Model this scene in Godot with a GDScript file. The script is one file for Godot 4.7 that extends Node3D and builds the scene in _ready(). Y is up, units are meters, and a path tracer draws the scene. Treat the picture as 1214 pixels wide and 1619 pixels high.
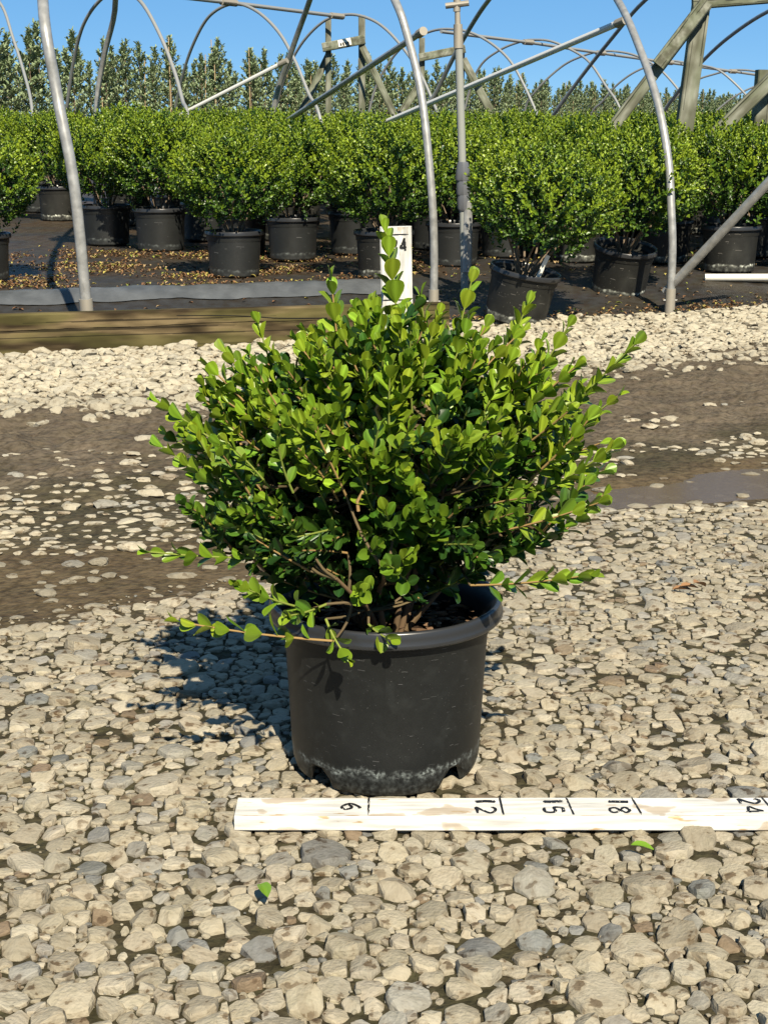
extends Node3D

# ---------------------------------------------------------------- mesh builder
class Shape:
	var v := PackedVector3Array()
	var n := PackedVector3Array()
	var c := PackedColorArray()
	var uv := PackedVector2Array()
	var i := PackedInt32Array()
	var col := Color(1, 1, 1)

	func add(p: Vector3, t := Vector2.ZERO) -> int:
		v.append(p)
		c.append(col)
		uv.append(t)
		return v.size() - 1

	func tri(a: int, b: int, d: int) -> void:   # counter-clockwise seen from outside
		i.append(a); i.append(d); i.append(b)

	func quad(a: int, b: int, d: int, e: int) -> void:
		tri(a, b, d)
		tri(a, d, e)

	func smooth() -> void:
		n.resize(v.size())
		n.fill(Vector3.ZERO)
		for k in range(0, i.size(), 3):
			var a := v[i[k]]
			var m := (v[i[k + 2]] - a).cross(v[i[k + 1]] - a)
			n[i[k]] += m
			n[i[k + 1]] += m
			n[i[k + 2]] += m
		for k in n.size():
			n[k] = n[k].normalized() if n[k].length_squared() > 1e-20 else Vector3.UP

	func split(limit: float) -> void:   # hard edges where faces meet at more than that angle: every face gets corners of its own
		var fn := PackedVector3Array()
		var at := {}
		for k in range(0, i.size(), 3):
			var a := v[i[k]]
			var m := (v[i[k + 2]] - a).cross(v[i[k + 1]] - a)
			fn.append(m)
			for j in 3:
				var q := i[k + j]
				if at.has(q):
					at[q].append(k / 3)
				else:
					at[q] = [k / 3]
		var nv := PackedVector3Array()
		var nn := PackedVector3Array()
		var nc := PackedColorArray()
		var nu := PackedVector2Array()
		var cosine := cos(limit)
		for k in i.size():
			var f := fn[k / 3]
			var fu := f.normalized()
			var sum := Vector3.ZERO
			for o in at[i[k]]:
				if fn[o].normalized().dot(fu) > cosine:
					sum += fn[o]
			nv.append(v[i[k]])
			nn.append(sum.normalized() if sum.length_squared() > 1e-20 else Vector3.UP)
			nc.append(c[i[k]])
			nu.append(uv[i[k]])
		v = nv
		n = nn
		c = nc
		uv = nu
		for k in i.size():
			i[k] = k

	func put(o: Shape, t: Transform3D, tint := Color(1, 1, 1)) -> void:   # another shape with its normals
		var first := v.size()
		v.append_array(t * o.v)
		var b := t.basis.orthonormalized()
		n.append_array(Transform3D(b, Vector3.ZERO) * o.n)
		uv.append_array(o.uv)
		for k in o.c:
			c.append(k * tint)
		for k in o.i:
			i.append(first + k)

	func mesh() -> ArrayMesh:
		if n.size() != v.size():
			smooth()
		var a := []
		a.resize(Mesh.ARRAY_MAX)
		a[Mesh.ARRAY_VERTEX] = v
		a[Mesh.ARRAY_NORMAL] = n
		a[Mesh.ARRAY_COLOR] = c
		a[Mesh.ARRAY_TEX_UV] = uv
		a[Mesh.ARRAY_INDEX] = i
		var m := ArrayMesh.new()
		m.add_surface_from_arrays(Mesh.PRIMITIVE_TRIANGLES, a)
		return m


var rng := RandomNumberGenerator.new()
var counts := {}
var M := {}


func V(x: float, y: float, z: float) -> Vector3:
	return Vector3(x, y, z)


func lin(r: float, g: float, b: float) -> Color:   # a real-world base colour, as albedo_color wants it
	return Color(r, g, b).linear_to_srgb()


func rf(a: float, b: float) -> float:
	return rng.randf_range(a, b)


func rdir() -> Vector3:
	return Vector3(rng.randfn(), rng.randfn(), rng.randfn()).normalized()


# ---------------------------------------------------------------- naming
func numbered(called: String) -> String:
	var k: int = counts.get(called, 0)
	counts[called] = k + 1
	return called if k == 0 else "%s_%03d" % [called, k]


func tag(o: Node3D, label: String, category: String, group := "") -> Node3D:
	o.set_meta("label", label)
	o.set_meta("category", category)
	if group:
		o.set_meta("group", group)
	return o


func thing(called: String, at: Vector3, label: String, category: String, group := "") -> Node3D:
	var o := Node3D.new()
	o.name = numbered(called)
	o.position = at
	add_child(o)
	tag(o, label, category, group)
	return o


func obj(called: String, m: Mesh, mt: Material, parent: Node3D = null, kind := "") -> MeshInstance3D:
	var o := MeshInstance3D.new()
	o.mesh = m
	o.material_override = mt
	if kind:
		o.set_meta("kind", kind)
	if parent == null:
		o.name = numbered(called)
		add_child(o)
	else:
		o.name = called
		if parent.has_node(NodePath(called)):
			var k := 1
			while parent.has_node(NodePath("%s_%03d" % [called, k])):
				k += 1
			o.name = "%s_%03d" % [called, k]
		parent.add_child(o, true)
	return o


func copy(src: Node3D, called: String, at: Vector3, turn: float, size: float, label: String, category: String, group := "") -> Node3D:
	var o: Node3D = src.duplicate()
	o.name = numbered(called)
	add_child(o)
	o.transform = Transform3D(Basis(Vector3.UP, turn).scaled(Vector3.ONE * size), at)
	tag(o, label, category, group)
	return o


# ---------------------------------------------------------------- materials
func mat(albedo: Color, rough: float, spec := 0.5, metal := 0.0) -> StandardMaterial3D:
	var m := StandardMaterial3D.new()
	m.albedo_color = albedo
	m.roughness = rough
	m.metallic_specular = spec
	m.metallic = metal
	return m


func vmat(rough: float, spec := 0.5) -> StandardMaterial3D:
	var m := mat(Color.WHITE, rough, spec)
	m.vertex_color_use_as_albedo = true
	return m


func noise(freq: float, octaves: int, sd: int, kind := FastNoiseLite.TYPE_SIMPLEX_SMOOTH) -> FastNoiseLite:
	var f := FastNoiseLite.new()
	f.noise_type = kind
	f.frequency = freq
	f.seed = sd
	f.fractal_type = FastNoiseLite.FRACTAL_FBM if octaves > 1 else FastNoiseLite.FRACTAL_NONE
	f.fractal_octaves = octaves
	return f


func ntex(freq: float, octaves: int, sd: int, stops := [], size := 512) -> NoiseTexture2D:
	var t := NoiseTexture2D.new()
	t.width = size
	t.height = size
	t.seamless = true
	t.noise = noise(freq, octaves, sd)
	if stops.size():
		var g := Gradient.new()
		var off := PackedFloat32Array()
		var cols := PackedColorArray()
		for s in stops:
			off.append(s[0])
			cols.append(s[1])
		g.offsets = off
		g.colors = cols
		t.color_ramp = g
	return t


func tri_tex(m: StandardMaterial3D, color: Texture2D, height: Texture2D, cm: float, scale: float) -> void:
	m.uv1_triplanar = true
	m.uv1_world_triplanar = true
	m.uv1_scale = Vector3.ONE * scale
	if color:
		m.albedo_texture = color
	if height:
		m.heightmap_enabled = true
		m.heightmap_texture = height
		m.heightmap_scale = cm


func grey(x: float) -> Color:
	return Color(x, x, x)


func wood_picture(w: int, h: int, light: Color, dark: Color, moss: Color, moss_amount: float, sd: int) -> ImageTexture:
	var a := noise(0.02, 4, sd)
	var b := noise(0.012, 3, sd + 5)
	var im := Image.create(w, h, false, Image.FORMAT_RGB8)
	for y in h:
		for x in w:
			var g := a.get_noise_2d(x * 0.12, y * 1.7 + 14.0 * b.get_noise_2d(x * 0.4, y * 0.5))
			var s := b.get_noise_2d(x * 0.9 + 300.0, y * 1.2)
			var t := clampf(0.5 + 0.30 * g + 1.1 * s + 0.25 * a.get_noise_2d(x * 1.5, y * 4.0), 0.0, 1.0)
			var q := dark.lerp(light, t)
			var k := clampf((b.get_noise_2d(x * 0.5 + 900.0, y * 1.6 + 77.0) + 0.25) * 2.2, 0.0, 1.0) * moss_amount
			q = q.lerp(moss, k)
			if a.get_noise_2d(x * 0.06 + 700.0, y * 3.5) > 0.42:
				q = q.darkened(0.45)
			im.set_pixel(x, y, q)
	return ImageTexture.create_from_image(im)


func painted_board_picture(w: int, h: int, sd: int, worn: float) -> ImageTexture:
	var a := noise(0.02, 4, sd)
	var b := noise(0.015, 4, sd + 9)
	var im := Image.create(w, h, false, Image.FORMAT_RGB8)
	for y in h:
		for x in w:
			var u := float(x) / w
			var vv := float(y) / h
			var grain := a.get_noise_2d(x * 0.25, y * 3.0)
			var paint := Color(0.80, 0.795, 0.775).darkened(clampf(0.05 + 0.22 * grain, 0.0, 0.3))
			var bare := Color(0.80, 0.66, 0.47).darkened(0.15 + 0.35 * grain)
			var p := b.get_noise_2d(x * 0.7, y * 5.0) + 0.45 * grain
			var near := clampf(1.0 - u * 14.0, 0.0, 1.0)
			for line in [0.0, 0.37, 0.5, 0.87, 1.0]:
				near = maxf(near, clampf(1.0 - absf(vv - line) * 28.0, 0.0, 1.0))
			var k := clampf((p - 0.62 + worn * (0.25 + 0.75 * near)) * 6.0, 0.0, 1.0)
			var q := paint.lerp(bare, k * 0.85)
			var dirt := b.get_noise_2d(x * 0.35 + 500.0, y * 0.6)
			if dirt > 0.42:
				q = q.lerp(Color(0.52, 0.42, 0.30), clampf((dirt - 0.28) * 1.6, 0.0, 0.4))
			im.set_pixel(x, y, q)
	return ImageTexture.create_from_image(im)


func pot_picture(w: int, h: int, sd: int, dusty: float) -> ImageTexture:
	var a := noise(0.02, 4, sd)
	var b := noise(0.05, 3, sd + 3)
	var im := Image.create(w, h, false, Image.FORMAT_RGB8)
	for y in h:
		for x in w:
			var up := 1.0 - float(y) / h
			var s := 0.104 + 0.010 * a.get_noise_2d(x, y) + 0.010 * b.get_noise_2d(x * 4.0, y * 4.0) + 0.012 * b.get_noise_2d(x * 0.8, y * 9.0)
			var line := 0.165 + 0.050 * a.get_noise_2d(x * 0.35, 40.0) + 0.018 * b.get_noise_2d(x, 7.0)
			var band := exp(-pow((up - line) / (0.016 if up > line else 0.040), 2.0)) * (0.5 + 0.9 * b.get_noise_2d(x * 1.1, y * 1.3)) * (0.75 + 0.9 * a.get_noise_2d(x * 0.9, 300.0))
			band += 0.35 * clampf((line - up) * 9.0, 0.0, 1.0) * (0.4 + a.get_noise_2d(x * 2.0, y * 2.0))
			s += dusty * 0.42 * clampf(band, 0.0, 1.0)
			s += dusty * 0.05 * clampf(a.get_noise_2d(x * 0.5 + 200.0, y * 0.5) - 0.1, 0.0, 1.0)
			im.set_pixel(x, y, Color(s * 0.95, s, s * 0.985))
	var r := RandomNumberGenerator.new()
	r.seed = sd
	for k in int(620 * dusty * w * h / 524288.0):   # specks of lime and long scuffs
		var x := r.randi_range(2, w - 30)
		var y := r.randi_range(2, h - 4)
		var g := r.randf_range(0.3, 0.55)
		if k % 7 == 0:
			for j in r.randi_range(6, 26):
				im.set_pixel(x + j, clampi(y + int(j * 0.08), 0, h - 1), grey(g * 0.75))
		else:
			im.set_pixel(x, y, grey(g))
			if k % 3 == 0:
				im.set_pixel(x + 1, y, grey(g * 0.8))
	return ImageTexture.create_from_image(im)


# ---------------------------------------------------------------- shape helpers
func curve(pts: Array, per: int) -> PackedVector3Array:
	var out := PackedVector3Array()
	for k in pts.size() - 1:
		var a: Vector3 = pts[maxi(k - 1, 0)]
		var b: Vector3 = pts[k]
		var c: Vector3 = pts[k + 1]
		var d: Vector3 = pts[mini(k + 2, pts.size() - 1)]
		for j in per:
			out.append(b.cubic_interpolate(c, a, d, float(j) / per))
	out.append(pts[-1])
	return out


func tube(s: Shape, path: PackedVector3Array, r0: float, r1: float, sides: int, cap := true) -> void:
	var t0 := (path[1] - path[0]).normalized()
	var x := t0.cross(Vector3.UP if absf(t0.y) < 0.9 else Vector3.RIGHT).normalized()
	var first := s.v.size()
	var n := path.size()
	var run := 0.0
	for k in n:
		var t := (path[mini(k + 1, n - 1)] - path[maxi(k - 1, 0)]).normalized()
		x = (x - t * x.dot(t)).normalized()
		var y := t.cross(x)
		var r := lerpf(r0, r1, float(k) / (n - 1))
		if k:
			run += path[k].distance_to(path[k - 1])
		for j in sides + 1:
			var w := TAU * j / sides
			s.add(path[k] + (x * cos(w) + y * sin(w)) * r, Vector2(run, float(j) / sides))
	for k in n - 1:
		for j in sides:
			var a := first + k * (sides + 1) + j
			s.quad(a, a + 1, a + sides + 2, a + sides + 1)
	if cap:
		var b0 := s.add(path[0])
		var b1 := s.add(path[n - 1])
		var ring0 := []
		var ring1 := []
		for j in sides + 1:
			ring0.append(s.add(s.v[first + j]))
			ring1.append(s.add(s.v[first + (n - 1) * (sides + 1) + j]))
		for j in sides:
			s.tri(b0, ring0[j + 1], ring0[j])
			s.tri(b1, ring1[j], ring1[j + 1])


func straight(s: Shape, a: Vector3, b: Vector3, r: float, sides := 12) -> void:
	tube(s, PackedVector3Array([a, a.lerp(b, 0.5), b]), r, r, sides)


func lathe(s: Shape, prof: Array, segs: int, at := Vector3.ZERO) -> void:   # [radius, height] from the bottom of the outside upwards
	var first := s.v.size()
	for k in prof.size():
		for j in segs + 1:
			var w := TAU * j / segs
			s.add(at + V(prof[k][0] * sin(w), prof[k][1], prof[k][0] * cos(w)), Vector2(float(j) / segs, prof[k][1]))
	for k in prof.size() - 1:
		for j in segs:
			var a := first + k * (segs + 1) + j
			s.quad(a, a + 1, a + segs + 2, a + segs + 1)


func beam(s: Shape, a: Vector3, b: Vector3, side: Vector3, w: float, h: float, bev := 0.004, wobble := 0.0) -> void:   # a sawn bar from a to b, its edges eased
	var t := (b - a).normalized()
	side = (side - t * side.dot(t)).normalized()
	var up := side.cross(t)
	var ring := []
	var hw := w / 2
	var hh := h / 2
	for q in [[-hw + bev, -hh], [hw - bev, -hh], [hw, -hh + bev], [hw, hh - bev], [hw - bev, hh], [-hw + bev, hh], [-hw, hh - bev], [-hw, -hh + bev]]:
		ring.append(Vector2(q[0], q[1]))
	var n := 2 if wobble == 0.0 else 14
	var around := [0.0]
	for k in 8:
		around.append(around[-1] + ring[k].distance_to(ring[(k + 1) % 8]))
	var rows := []
	for e in n:
		var f := float(e) / (n - 1)
		var row := []
		var off := V(0, 0, 0)
		if wobble > 0.0:
			off = side * rf(-wobble, wobble) + up * rf(-wobble, wobble)
		for k in 9:
			var q: Vector2 = ring[k % 8]
			row.append(s.add(a.lerp(b, f) + off + side * q.x + up * q.y, Vector2(f, around[k] / around[8])))
		rows.append(row)
	for e in n - 1:
		for k in 8:
			s.quad(rows[e][k], rows[e][k + 1], rows[e + 1][k + 1], rows[e + 1][k])
	for e in [0, n - 1]:
		var mid := s.add(a if e == 0 else b, Vector2(0.02 if e == 0 else 0.98, 0.5))
		for k in 8:
			var p := s.add(s.v[rows[e][k]], Vector2(0.01, 0.4))
			var q2 := s.add(s.v[rows[e][k + 1]], Vector2(0.015, 0.45))
			if e == 0:
				s.tri(mid, q2, p)
			else:
				s.tri(mid, p, q2)


# ---------------------------------------------------------------- the lie of the land (d = metres in front of the camera)
var n_big := noise(0.9, 3, 11)
var n_mid := noise(5.0, 3, 12)
var n_fine := noise(28.0, 3, 13)


func along(x: float, pts: Array) -> float:
	if x <= pts[0][0]:
		return pts[0][1]
	for k in pts.size() - 1:
		if x < pts[k + 1][0]:
			return lerpf(pts[k][1], pts[k + 1][1], (x - pts[k][0]) / (pts[k + 1][0] - pts[k][0]))
	return pts[-1][1]


func line_gravel(x: float) -> float:    # where the near gravel ends
	return along(x, [[-2.0, 1.95], [-0.9, 2.12], [-0.62, 2.26], [-0.21, 2.56], [0.37, 3.02], [0.83, 3.12], [2.2, 3.3]]) + 0.05 * n_mid.get_noise_2d(x * 0.6, 3.0)


func line_puddle(x: float) -> float:
	return along(x, [[-2.0, 2.5], [-0.75, 2.74], [-0.3, 2.80], [0.4, 3.3], [0.95, 3.62], [2.2, 4.1]]) + 0.06 * n_mid.get_noise_2d(x * 0.5, 13.0)


func line_sparse(x: float) -> float:
	return along(x, [[-2.2, 3.2], [-0.85, 3.38], [0.0, 3.5], [0.45, 3.8], [1.0, 3.95], [2.4, 4.4]]) + 0.07 * n_mid.get_noise_2d(x * 0.5, 23.0)


func line_mud(x: float) -> float:
	return along(x, [[-2.4, 3.8], [-1.0, 4.22], [-0.2, 4.32], [0.4, 4.75], [0.9, 4.98], [1.35, 5.3], [2.6, 5.7]]) + 0.10 * n_mid.get_noise_2d(x * 0.5, 33.0)


func line_bank(x: float) -> float:      # timber on the left, the lip of the fabric on the right
	return along(x, [[-3.5, 4.55], [-1.35, 5.18], [0.0, 5.575], [0.16, 5.80], [0.55, 6.0], [1.2, 6.22], [1.7, 6.5], [3.2, 7.0]])


var edges := []


func edge(k: int, x: float) -> float:   # the five lines, looked up every centimetre
	if edges.is_empty():
		for j in 5:
			edges.append(PackedFloat32Array())
		for j in 1101:
			var q := -5.5 + 0.01 * j
			edges[0].append(line_gravel(q))
			edges[1].append(line_puddle(q))
			edges[2].append(line_sparse(q))
			edges[3].append(line_mud(q))
			edges[4].append(line_bank(q))
	return edges[k][clampi(roundi((x + 5.5) * 100.0), 0, 1100)]


func edge_gravel(x: float) -> float:
	return edge(0, x)


func edge_puddle(x: float) -> float:
	return edge(1, x)


func edge_sparse(x: float) -> float:
	return edge(2, x)


func edge_mud(x: float) -> float:
	return edge(3, x)


func edge_bank(x: float) -> float:
	return edge(4, x)


func land(x: float, d: float) -> float:
	if d > 9.0 or d < 0.4:
		return -0.02
	var e1 := edge_gravel(x)
	var e2 := edge_puddle(x)
	var e3 := edge_sparse(x)
	var e4 := edge_mud(x)
	var e5 := edge_bank(x)
	var y := along(d, [[e1 - 0.5, -0.007], [e1, -0.010], [(e1 + e2) / 2, lerpf(-0.0125, -0.030, smoothstep(-0.2, 0.5, x))], [e2, -0.010], [e3, -0.003], [(e3 + e4) / 2, 0.008], [e4, 0.0], [e5, 0.004 if x < 0.0 else 0.016], [e5 + 0.15, -0.04]])
	var mud := smoothstep(e2 - 0.1, e3 + 0.15, d) * (1.0 - smoothstep(e4 - 0.1, e4 + 0.2, d))
	y += 0.010 * n_mid.get_noise_2d(x * 0.6, d) * (0.4 + mud) + 0.0042 * n_fine.get_noise_2d(x, d * 1.4) * (0.35 + 1.7 * mud)
	if mud > 0.0:   # wheel ruts along the track
		var q := (d - lerpf(e3, e4, 0.5)) / (e4 - e3) + 0.12 * n_mid.get_noise_2d(x * 0.8, 60.0)
		y += mud * (-0.012 * exp(-pow((q - 0.02) / 0.10, 2.0)) + 0.010 * exp(-pow((q + 0.16) / 0.05, 2.0)) + 0.008 * exp(-pow((q - 0.2) / 0.05, 2.0)))
	return y


func bed(x: float, d: float) -> float:   # height of the weed fabric
	var t := d - edge_bank(x)
	var left := along(t, [[0.0, 0.085], [0.2, 0.065], [0.62, 0.06], [0.70, 0.068], [0.86, 0.112], [0.98, 0.108], [1.3, 0.10], [3.0, 0.10]])
	var right := along(t, [[-0.12, -0.02], [0.0, 0.012], [0.3, 0.045], [0.75, 0.095], [1.2, 0.10]])
	var y := lerpf(left, right, smoothstep(-0.02, 0.35, x))
	return y + 0.006 * n_mid.get_noise_2d(x * 0.5, d * 0.9) + 0.0025 * n_mid.get_noise_2d(x * 2.0 + 40.0, d * 3.0)


# ---------------------------------------------------------------- stones
func rock(sd: int, flat: float) -> Shape:   # a crushed stone: a ball cut by planes
	var r := RandomNumberGenerator.new()
	r.seed = sd
	var planes := []
	for k in 13:
		var q := Vector3(r.randfn(), r.randfn(), r.randfn()).normalized()
		planes.append([q, r.randf_range(0.52, 0.90)])
	var s := Shape.new()
	var rows := 7
	var cols := 12
	var nz := noise(1.6, 2, sd)
	for a in rows + 1:
		for b in cols:
			var th := PI * a / rows
			var ph := TAU * (b + 0.5 * (a % 2)) / cols
			var q := V(sin(th) * cos(ph), cos(th), sin(th) * sin(ph))
			var rad := 1.0
			for p in planes:
				var dd: float = q.dot(p[0])
				if dd > 0.05:
					rad = minf(rad, p[1] / dd)
			rad *= 1.0 + 0.07 * nz.get_noise_3dv(q * 1.5)
			s.add(q * rad * V(1.0, flat, r.randf_range(0.985, 1.015)))
	for a in rows:
		for b in cols:
			var c := (b + 1) % cols
			var p0 := a * cols + b
			var p1 := a * cols + c
			var q0 := (a + 1) * cols + b
			var q1 := (a + 1) * cols + c
			if a % 2 == 0:
				s.tri(p0, p1, q0)
				s.tri(p1, q1, q0)
			else:
				s.tri(p0, q1, q0)
				s.tri(p0, p1, q1)
	s.split(0.5)
	return s


func stone_color(pale: float) -> Color:
	var t := rng.randf()
	var c: Color
	if t < 0.64:
		c = Color(0.305, 0.270, 0.202)
	elif t < 0.84:
		c = Color(0.340, 0.306, 0.238)
	elif t < 0.93:
		c = Color(0.250, 0.238, 0.208)
	elif t < 0.97:
		c = Color(0.165, 0.168, 0.162)
	else:
		c = Color(0.175, 0.130, 0.085)
	c = c * rf(0.72, 1.10)
	c = c.lerp(Color(0.400, 0.365, 0.282), pale)
	c.a = 1.0
	return c


func clip(poly: PackedVector2Array, nrm: Vector2, lim: float) -> PackedVector2Array:
	var out := PackedVector2Array()
	var n := poly.size()
	for k in n:
		var a := poly[k]
		var b := poly[(k + 1) % n]
		var da := a.dot(nrm) - lim
		var db := b.dot(nrm) - lim
		if da <= 0.0:
			out.append(a)
		if (da < 0.0 and db > 0.0) or (da > 0.0 and db < 0.0):
			out.append(a.lerp(b, da / (da - db)))
	return out


func cobble(poly: PackedVector2Array, r: float, h: float) -> Shape:   # an embedded stone that fills its place among its neighbours
	var ring := PackedVector2Array()
	var n := poly.size()
	for k in n:
		var a := poly[k]
		var b := poly[(k + 1) % n]
		var len := a.distance_to(b)
		if len < r * 0.10:
			ring.append((a + b) / 2)
			continue
		var cut := rf(0.04, 0.11)
		ring.append(a.lerp(b, cut))
		if len > r * 0.9:
			ring.append(a.lerp(b, rf(0.35, 0.65)) * rf(0.95, 1.04))
		ring.append(a.lerp(b, 1.0 - cut))
	var s := Shape.new()
	var m := ring.size()
	var tilt := Vector2(rng.randfn(), rng.randfn()) * 0.20
	var cuts := []
	for k in rng.randi_range(1, 3):
		var w := rf(0, TAU)
		var up := rf(0.6, 2.8)
		cuts.append([V(cos(w), up, sin(w)).normalized(), rf(0.48, 0.78)])
	var rows := [[1.0, -0.9], [1.02, 0.1], [0.985, 0.68], [0.90, 0.97], [0.5, 1.02]]
	for q in rows:
		for k in m:
			var p: Vector2 = ring[k] * (q[0] * (1.0 + rf(-0.035, 0.035)))
			var y: float = q[1] * h
			if q[1] > 0.0:
				y *= 1.0 + tilt.dot(p) / r + rf(-0.045, 0.045)
				for cu in cuts:   # broken faces
					var pl: Vector3 = cu[0]
					var over: float = V(p.x / r, y / h * 0.8, p.y / r).dot(pl) - cu[1]
					if over > 0.0:
						y -= over * h / pl.y * 0.85
			s.add(V(p.x, y, p.y))
	var mid := s.add(V(rf(-0.1, 0.1) * r, h * rf(0.94, 1.06), rf(-0.1, 0.1) * r))
	for cu in cuts:
		var pl: Vector3 = cu[0]
		var over: float = V(0, 0.8, 0).dot(pl) - cu[1]
		if over > 0.0:
			s.v[mid].y -= over * h / pl.y * 0.85
	for a in rows.size() - 1:
		for k in m:
			var k2 := (k + 1) % m
			s.quad(a * m + k, (a + 1) * m + k, (a + 1) * m + k2, a * m + k2)
	for k in m:
		s.tri((rows.size() - 1) * m + k, mid, (rows.size() - 1) * m + (k + 1) % m)
	return s


func px_of(p: Vector3) -> Vector2:   # where the lens of this camera shows a point: only to choose which pieces show largest
	var cam := p - V(0, 0.8, 0)
	var a := -cam.z * 0.9667 - cam.y * 0.2558
	return Vector2(607 + 2340 * cam.x / a, 809.5 - 2340 * (cam.y * 0.9667 - cam.z * 0.2558) / a)


func build_gravel() -> void:
	var pts := PackedVector2Array()
	var rad := PackedFloat32Array()
	var cell := 0.05
	var grid := {}
	var tries := [[0.026, 0.033, 60], [0.0185, 0.024, 800], [0.0138, 0.0185, 4000], [0.0103, 0.0138, 18000], [0.007, 0.0103, 42000], [0.004, 0.0065, 64000]]
	for t in tries:
		for k in t[2]:
			var d := rf(1.0, 3.35)
			var x := rf(-0.27 * d - 0.30, 0.27 * d + 0.30)
			var r := rf(t[0], t[1])
			var e1 := edge_gravel(x)
			if d > e1 + 0.02:
				continue
			if d > e1 - 0.35 and rng.randf() < (d - e1 + 0.35) / 0.35 * (0.5 if r > 0.012 else 0.75):
				continue
			if r < 0.0125 and n_mid.get_noise_2d(x * 0.8 + 50.0, d * 0.8) < -0.16 and rng.randf() < 0.85:
				continue
			if r > 0.018 and n_big.get_noise_2d(x * 2.2, d * 2.2) < -0.05:
				continue
			var g := Vector2i(int(floor(x / cell)), int(floor(d / cell)))
			var ok := true
			for gx in range(g.x - 1, g.x + 2):
				for gy in range(g.y - 1, g.y + 2):
					for o in grid.get(Vector2i(gx, gy), []):
						if (pts[o] - Vector2(x, d)).length() < (rad[o] + r) * 0.86:
							ok = false
							break
					if not ok:
						break
				if not ok:
					break
			if ok:
				if not grid.has(g):
					grid[g] = []
				grid[g].append(pts.size())
				pts.append(Vector2(x, d))
				rad.append(r)
	var made := []
	for k in pts.size():
		var p := pts[k]
		var r := rad[k]
		var poly := PackedVector2Array()
		var w0 := rf(0, TAU)
		var st := rf(0.66, 1.0)
		var dirx := Vector2.from_angle(rf(0, PI))
		for j in 9:
			var q := Vector2.from_angle(w0 + TAU * j / 9) * r * rf(1.25, 1.6)
			q -= dirx * q.dot(dirx) * (1.0 - st)
			poly.append(q)
		var g := Vector2i(int(floor(p.x / cell)), int(floor(p.y / cell)))
		for gx in range(g.x - 2, g.x + 3):
			for gy in range(g.y - 2, g.y + 3):
				for o in grid.get(Vector2i(gx, gy), []):
					if o == k:
						continue
					var q: Vector2 = pts[o] - p
					var dist := q.length()
					if dist > (r + rad[o]) * 1.5:
						continue
					var lim: float = (dist * dist + r * r - rad[o] * rad[o]) / (2 * dist) - minf(rf(0.0009, 0.0028), r * 0.15)
					poly = clip(poly, q / dist, lim)
		if poly.size() < 3:
			continue
		var s := cobble(poly, r, r * rf(0.40, 0.80) * lerpf(1.0, 0.62, clampf((p.y - 1.25) / 0.9, 0.0, 1.0)))
		var tone := stone_color(0.05 + 0.15 * clampf(n_big.get_noise_2d(p.x * 3.0, p.y * 3.0), 0.0, 1.0))
		s.c.fill(tone)
		s.split(0.5)
		var at := V(p.x, land(p.x, p.y) + rf(-0.0015, 0.0015) - r * 0.10 + 0.001, -p.y)
		var sc := px_of(at)
		var seen := sc.x > -10 and sc.x < 1224 and sc.y < 1640 and not (absf(p.x) < 0.11 and p.y > 1.68 and p.y < 2.3)
		made.append([r / p.y if seen else 0.0, s, at])
	made.sort_custom(func(a, b): return a[0] > b[0])
	var home := Node3D.new()
	home.name = "gravel"
	home.set_meta("kind", "structure")
	add_child(home)
	var rest := Shape.new()
	for k in made.size():
		if k < 300:
			var o := obj("stone", made[k][1].mesh(), M.stone, home)
			o.position = made[k][2]
		else:
			rest.put(made[k][1], Transform3D(Basis(), made[k][2]))
	obj("small_stones", rest.mesh(), M.stone, home, "stuff")
	print("stones ", made.size())
	var crumbs := Shape.new()   # grit and broken chips in the joints
	var grit := rock(333, 0.6)
	for k in 5200:
		var d := rf(1.0, 3.1)
		var x := rf(-0.27 * d - 0.2, 0.27 * d + 0.2)
		if d > edge_gravel(x) + 0.1:
			continue
		var r := 0.0016 + 0.0034 * pow(rng.randf(), 2.0)
		var tone := stone_color(0.1) * 0.85
		tone.a = 1.0
		crumbs.put(grit, Transform3D(Basis(Vector3.UP, rf(0, TAU)).scaled(V(r * rf(1.0, 1.7), r, r)), V(x, land(x, d) + r * 0.4 + rf(0.0, 0.002), -d)), tone)
	obj("grit", crumbs.mesh(), M.stone, home, "stuff")
	# the loose stones of the bank, and those half sunk in the mud and the puddle
	var kinds := []
	for k in 7:
		kinds.append(rock(100 + k * 7, rf(0.40, 0.58)))
	var lots := []
	for k in 7:
		lots.append([])
	var bank_grid := {}
	for k in 46000:
		var x := rf(-2.3, 2.6)
		var e4 := edge_mud(x)
		var e5 := edge_bank(x)
		var d := rf(e4 - 0.35, e5 + 0.10)
		if absf(x) > 0.30 * d + 0.5:
			continue
		var inside := d - e4
		if inside < 0.12 and rng.randf() > exp((inside - 0.12) * 9.0) * 0.8:
			continue
		if x > 0.05 and d > e5 - 0.12 and rng.randf() < 0.75:
			continue
		if x <= 0.05 and d > e5 - 0.035:
			continue
		var r := rf(0.014, 0.028) if rng.randf() < 0.72 else rf(0.026, 0.044)
		if x > 0.1:
			r *= 0.72
		var g := Vector2i(int(floor(x / 0.04)), int(floor(d / 0.04)))
		var layer := 0
		var free := true
		for gx in range(g.x - 1, g.x + 2):
			for gy in range(g.y - 1, g.y + 2):
				for o in bank_grid.get(Vector2i(gx, gy), []):
					if Vector2(o.x - x, o.y - d).length() < (o.z + r) * 0.60:
						free = false
		if not free:
			continue
		if not bank_grid.has(g):
			bank_grid[g] = []
		bank_grid[g].append(V(x, d, r))
		var y := land(x, d) + r * rf(0.0, 0.34) * (0.4 if inside < 0.1 else 1.0)
		var b := Basis(Vector3.UP, rf(0, TAU)) * Basis(Vector3.RIGHT, rf(-0.5, 0.5))
		var tone := stone_color(0.72)
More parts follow.
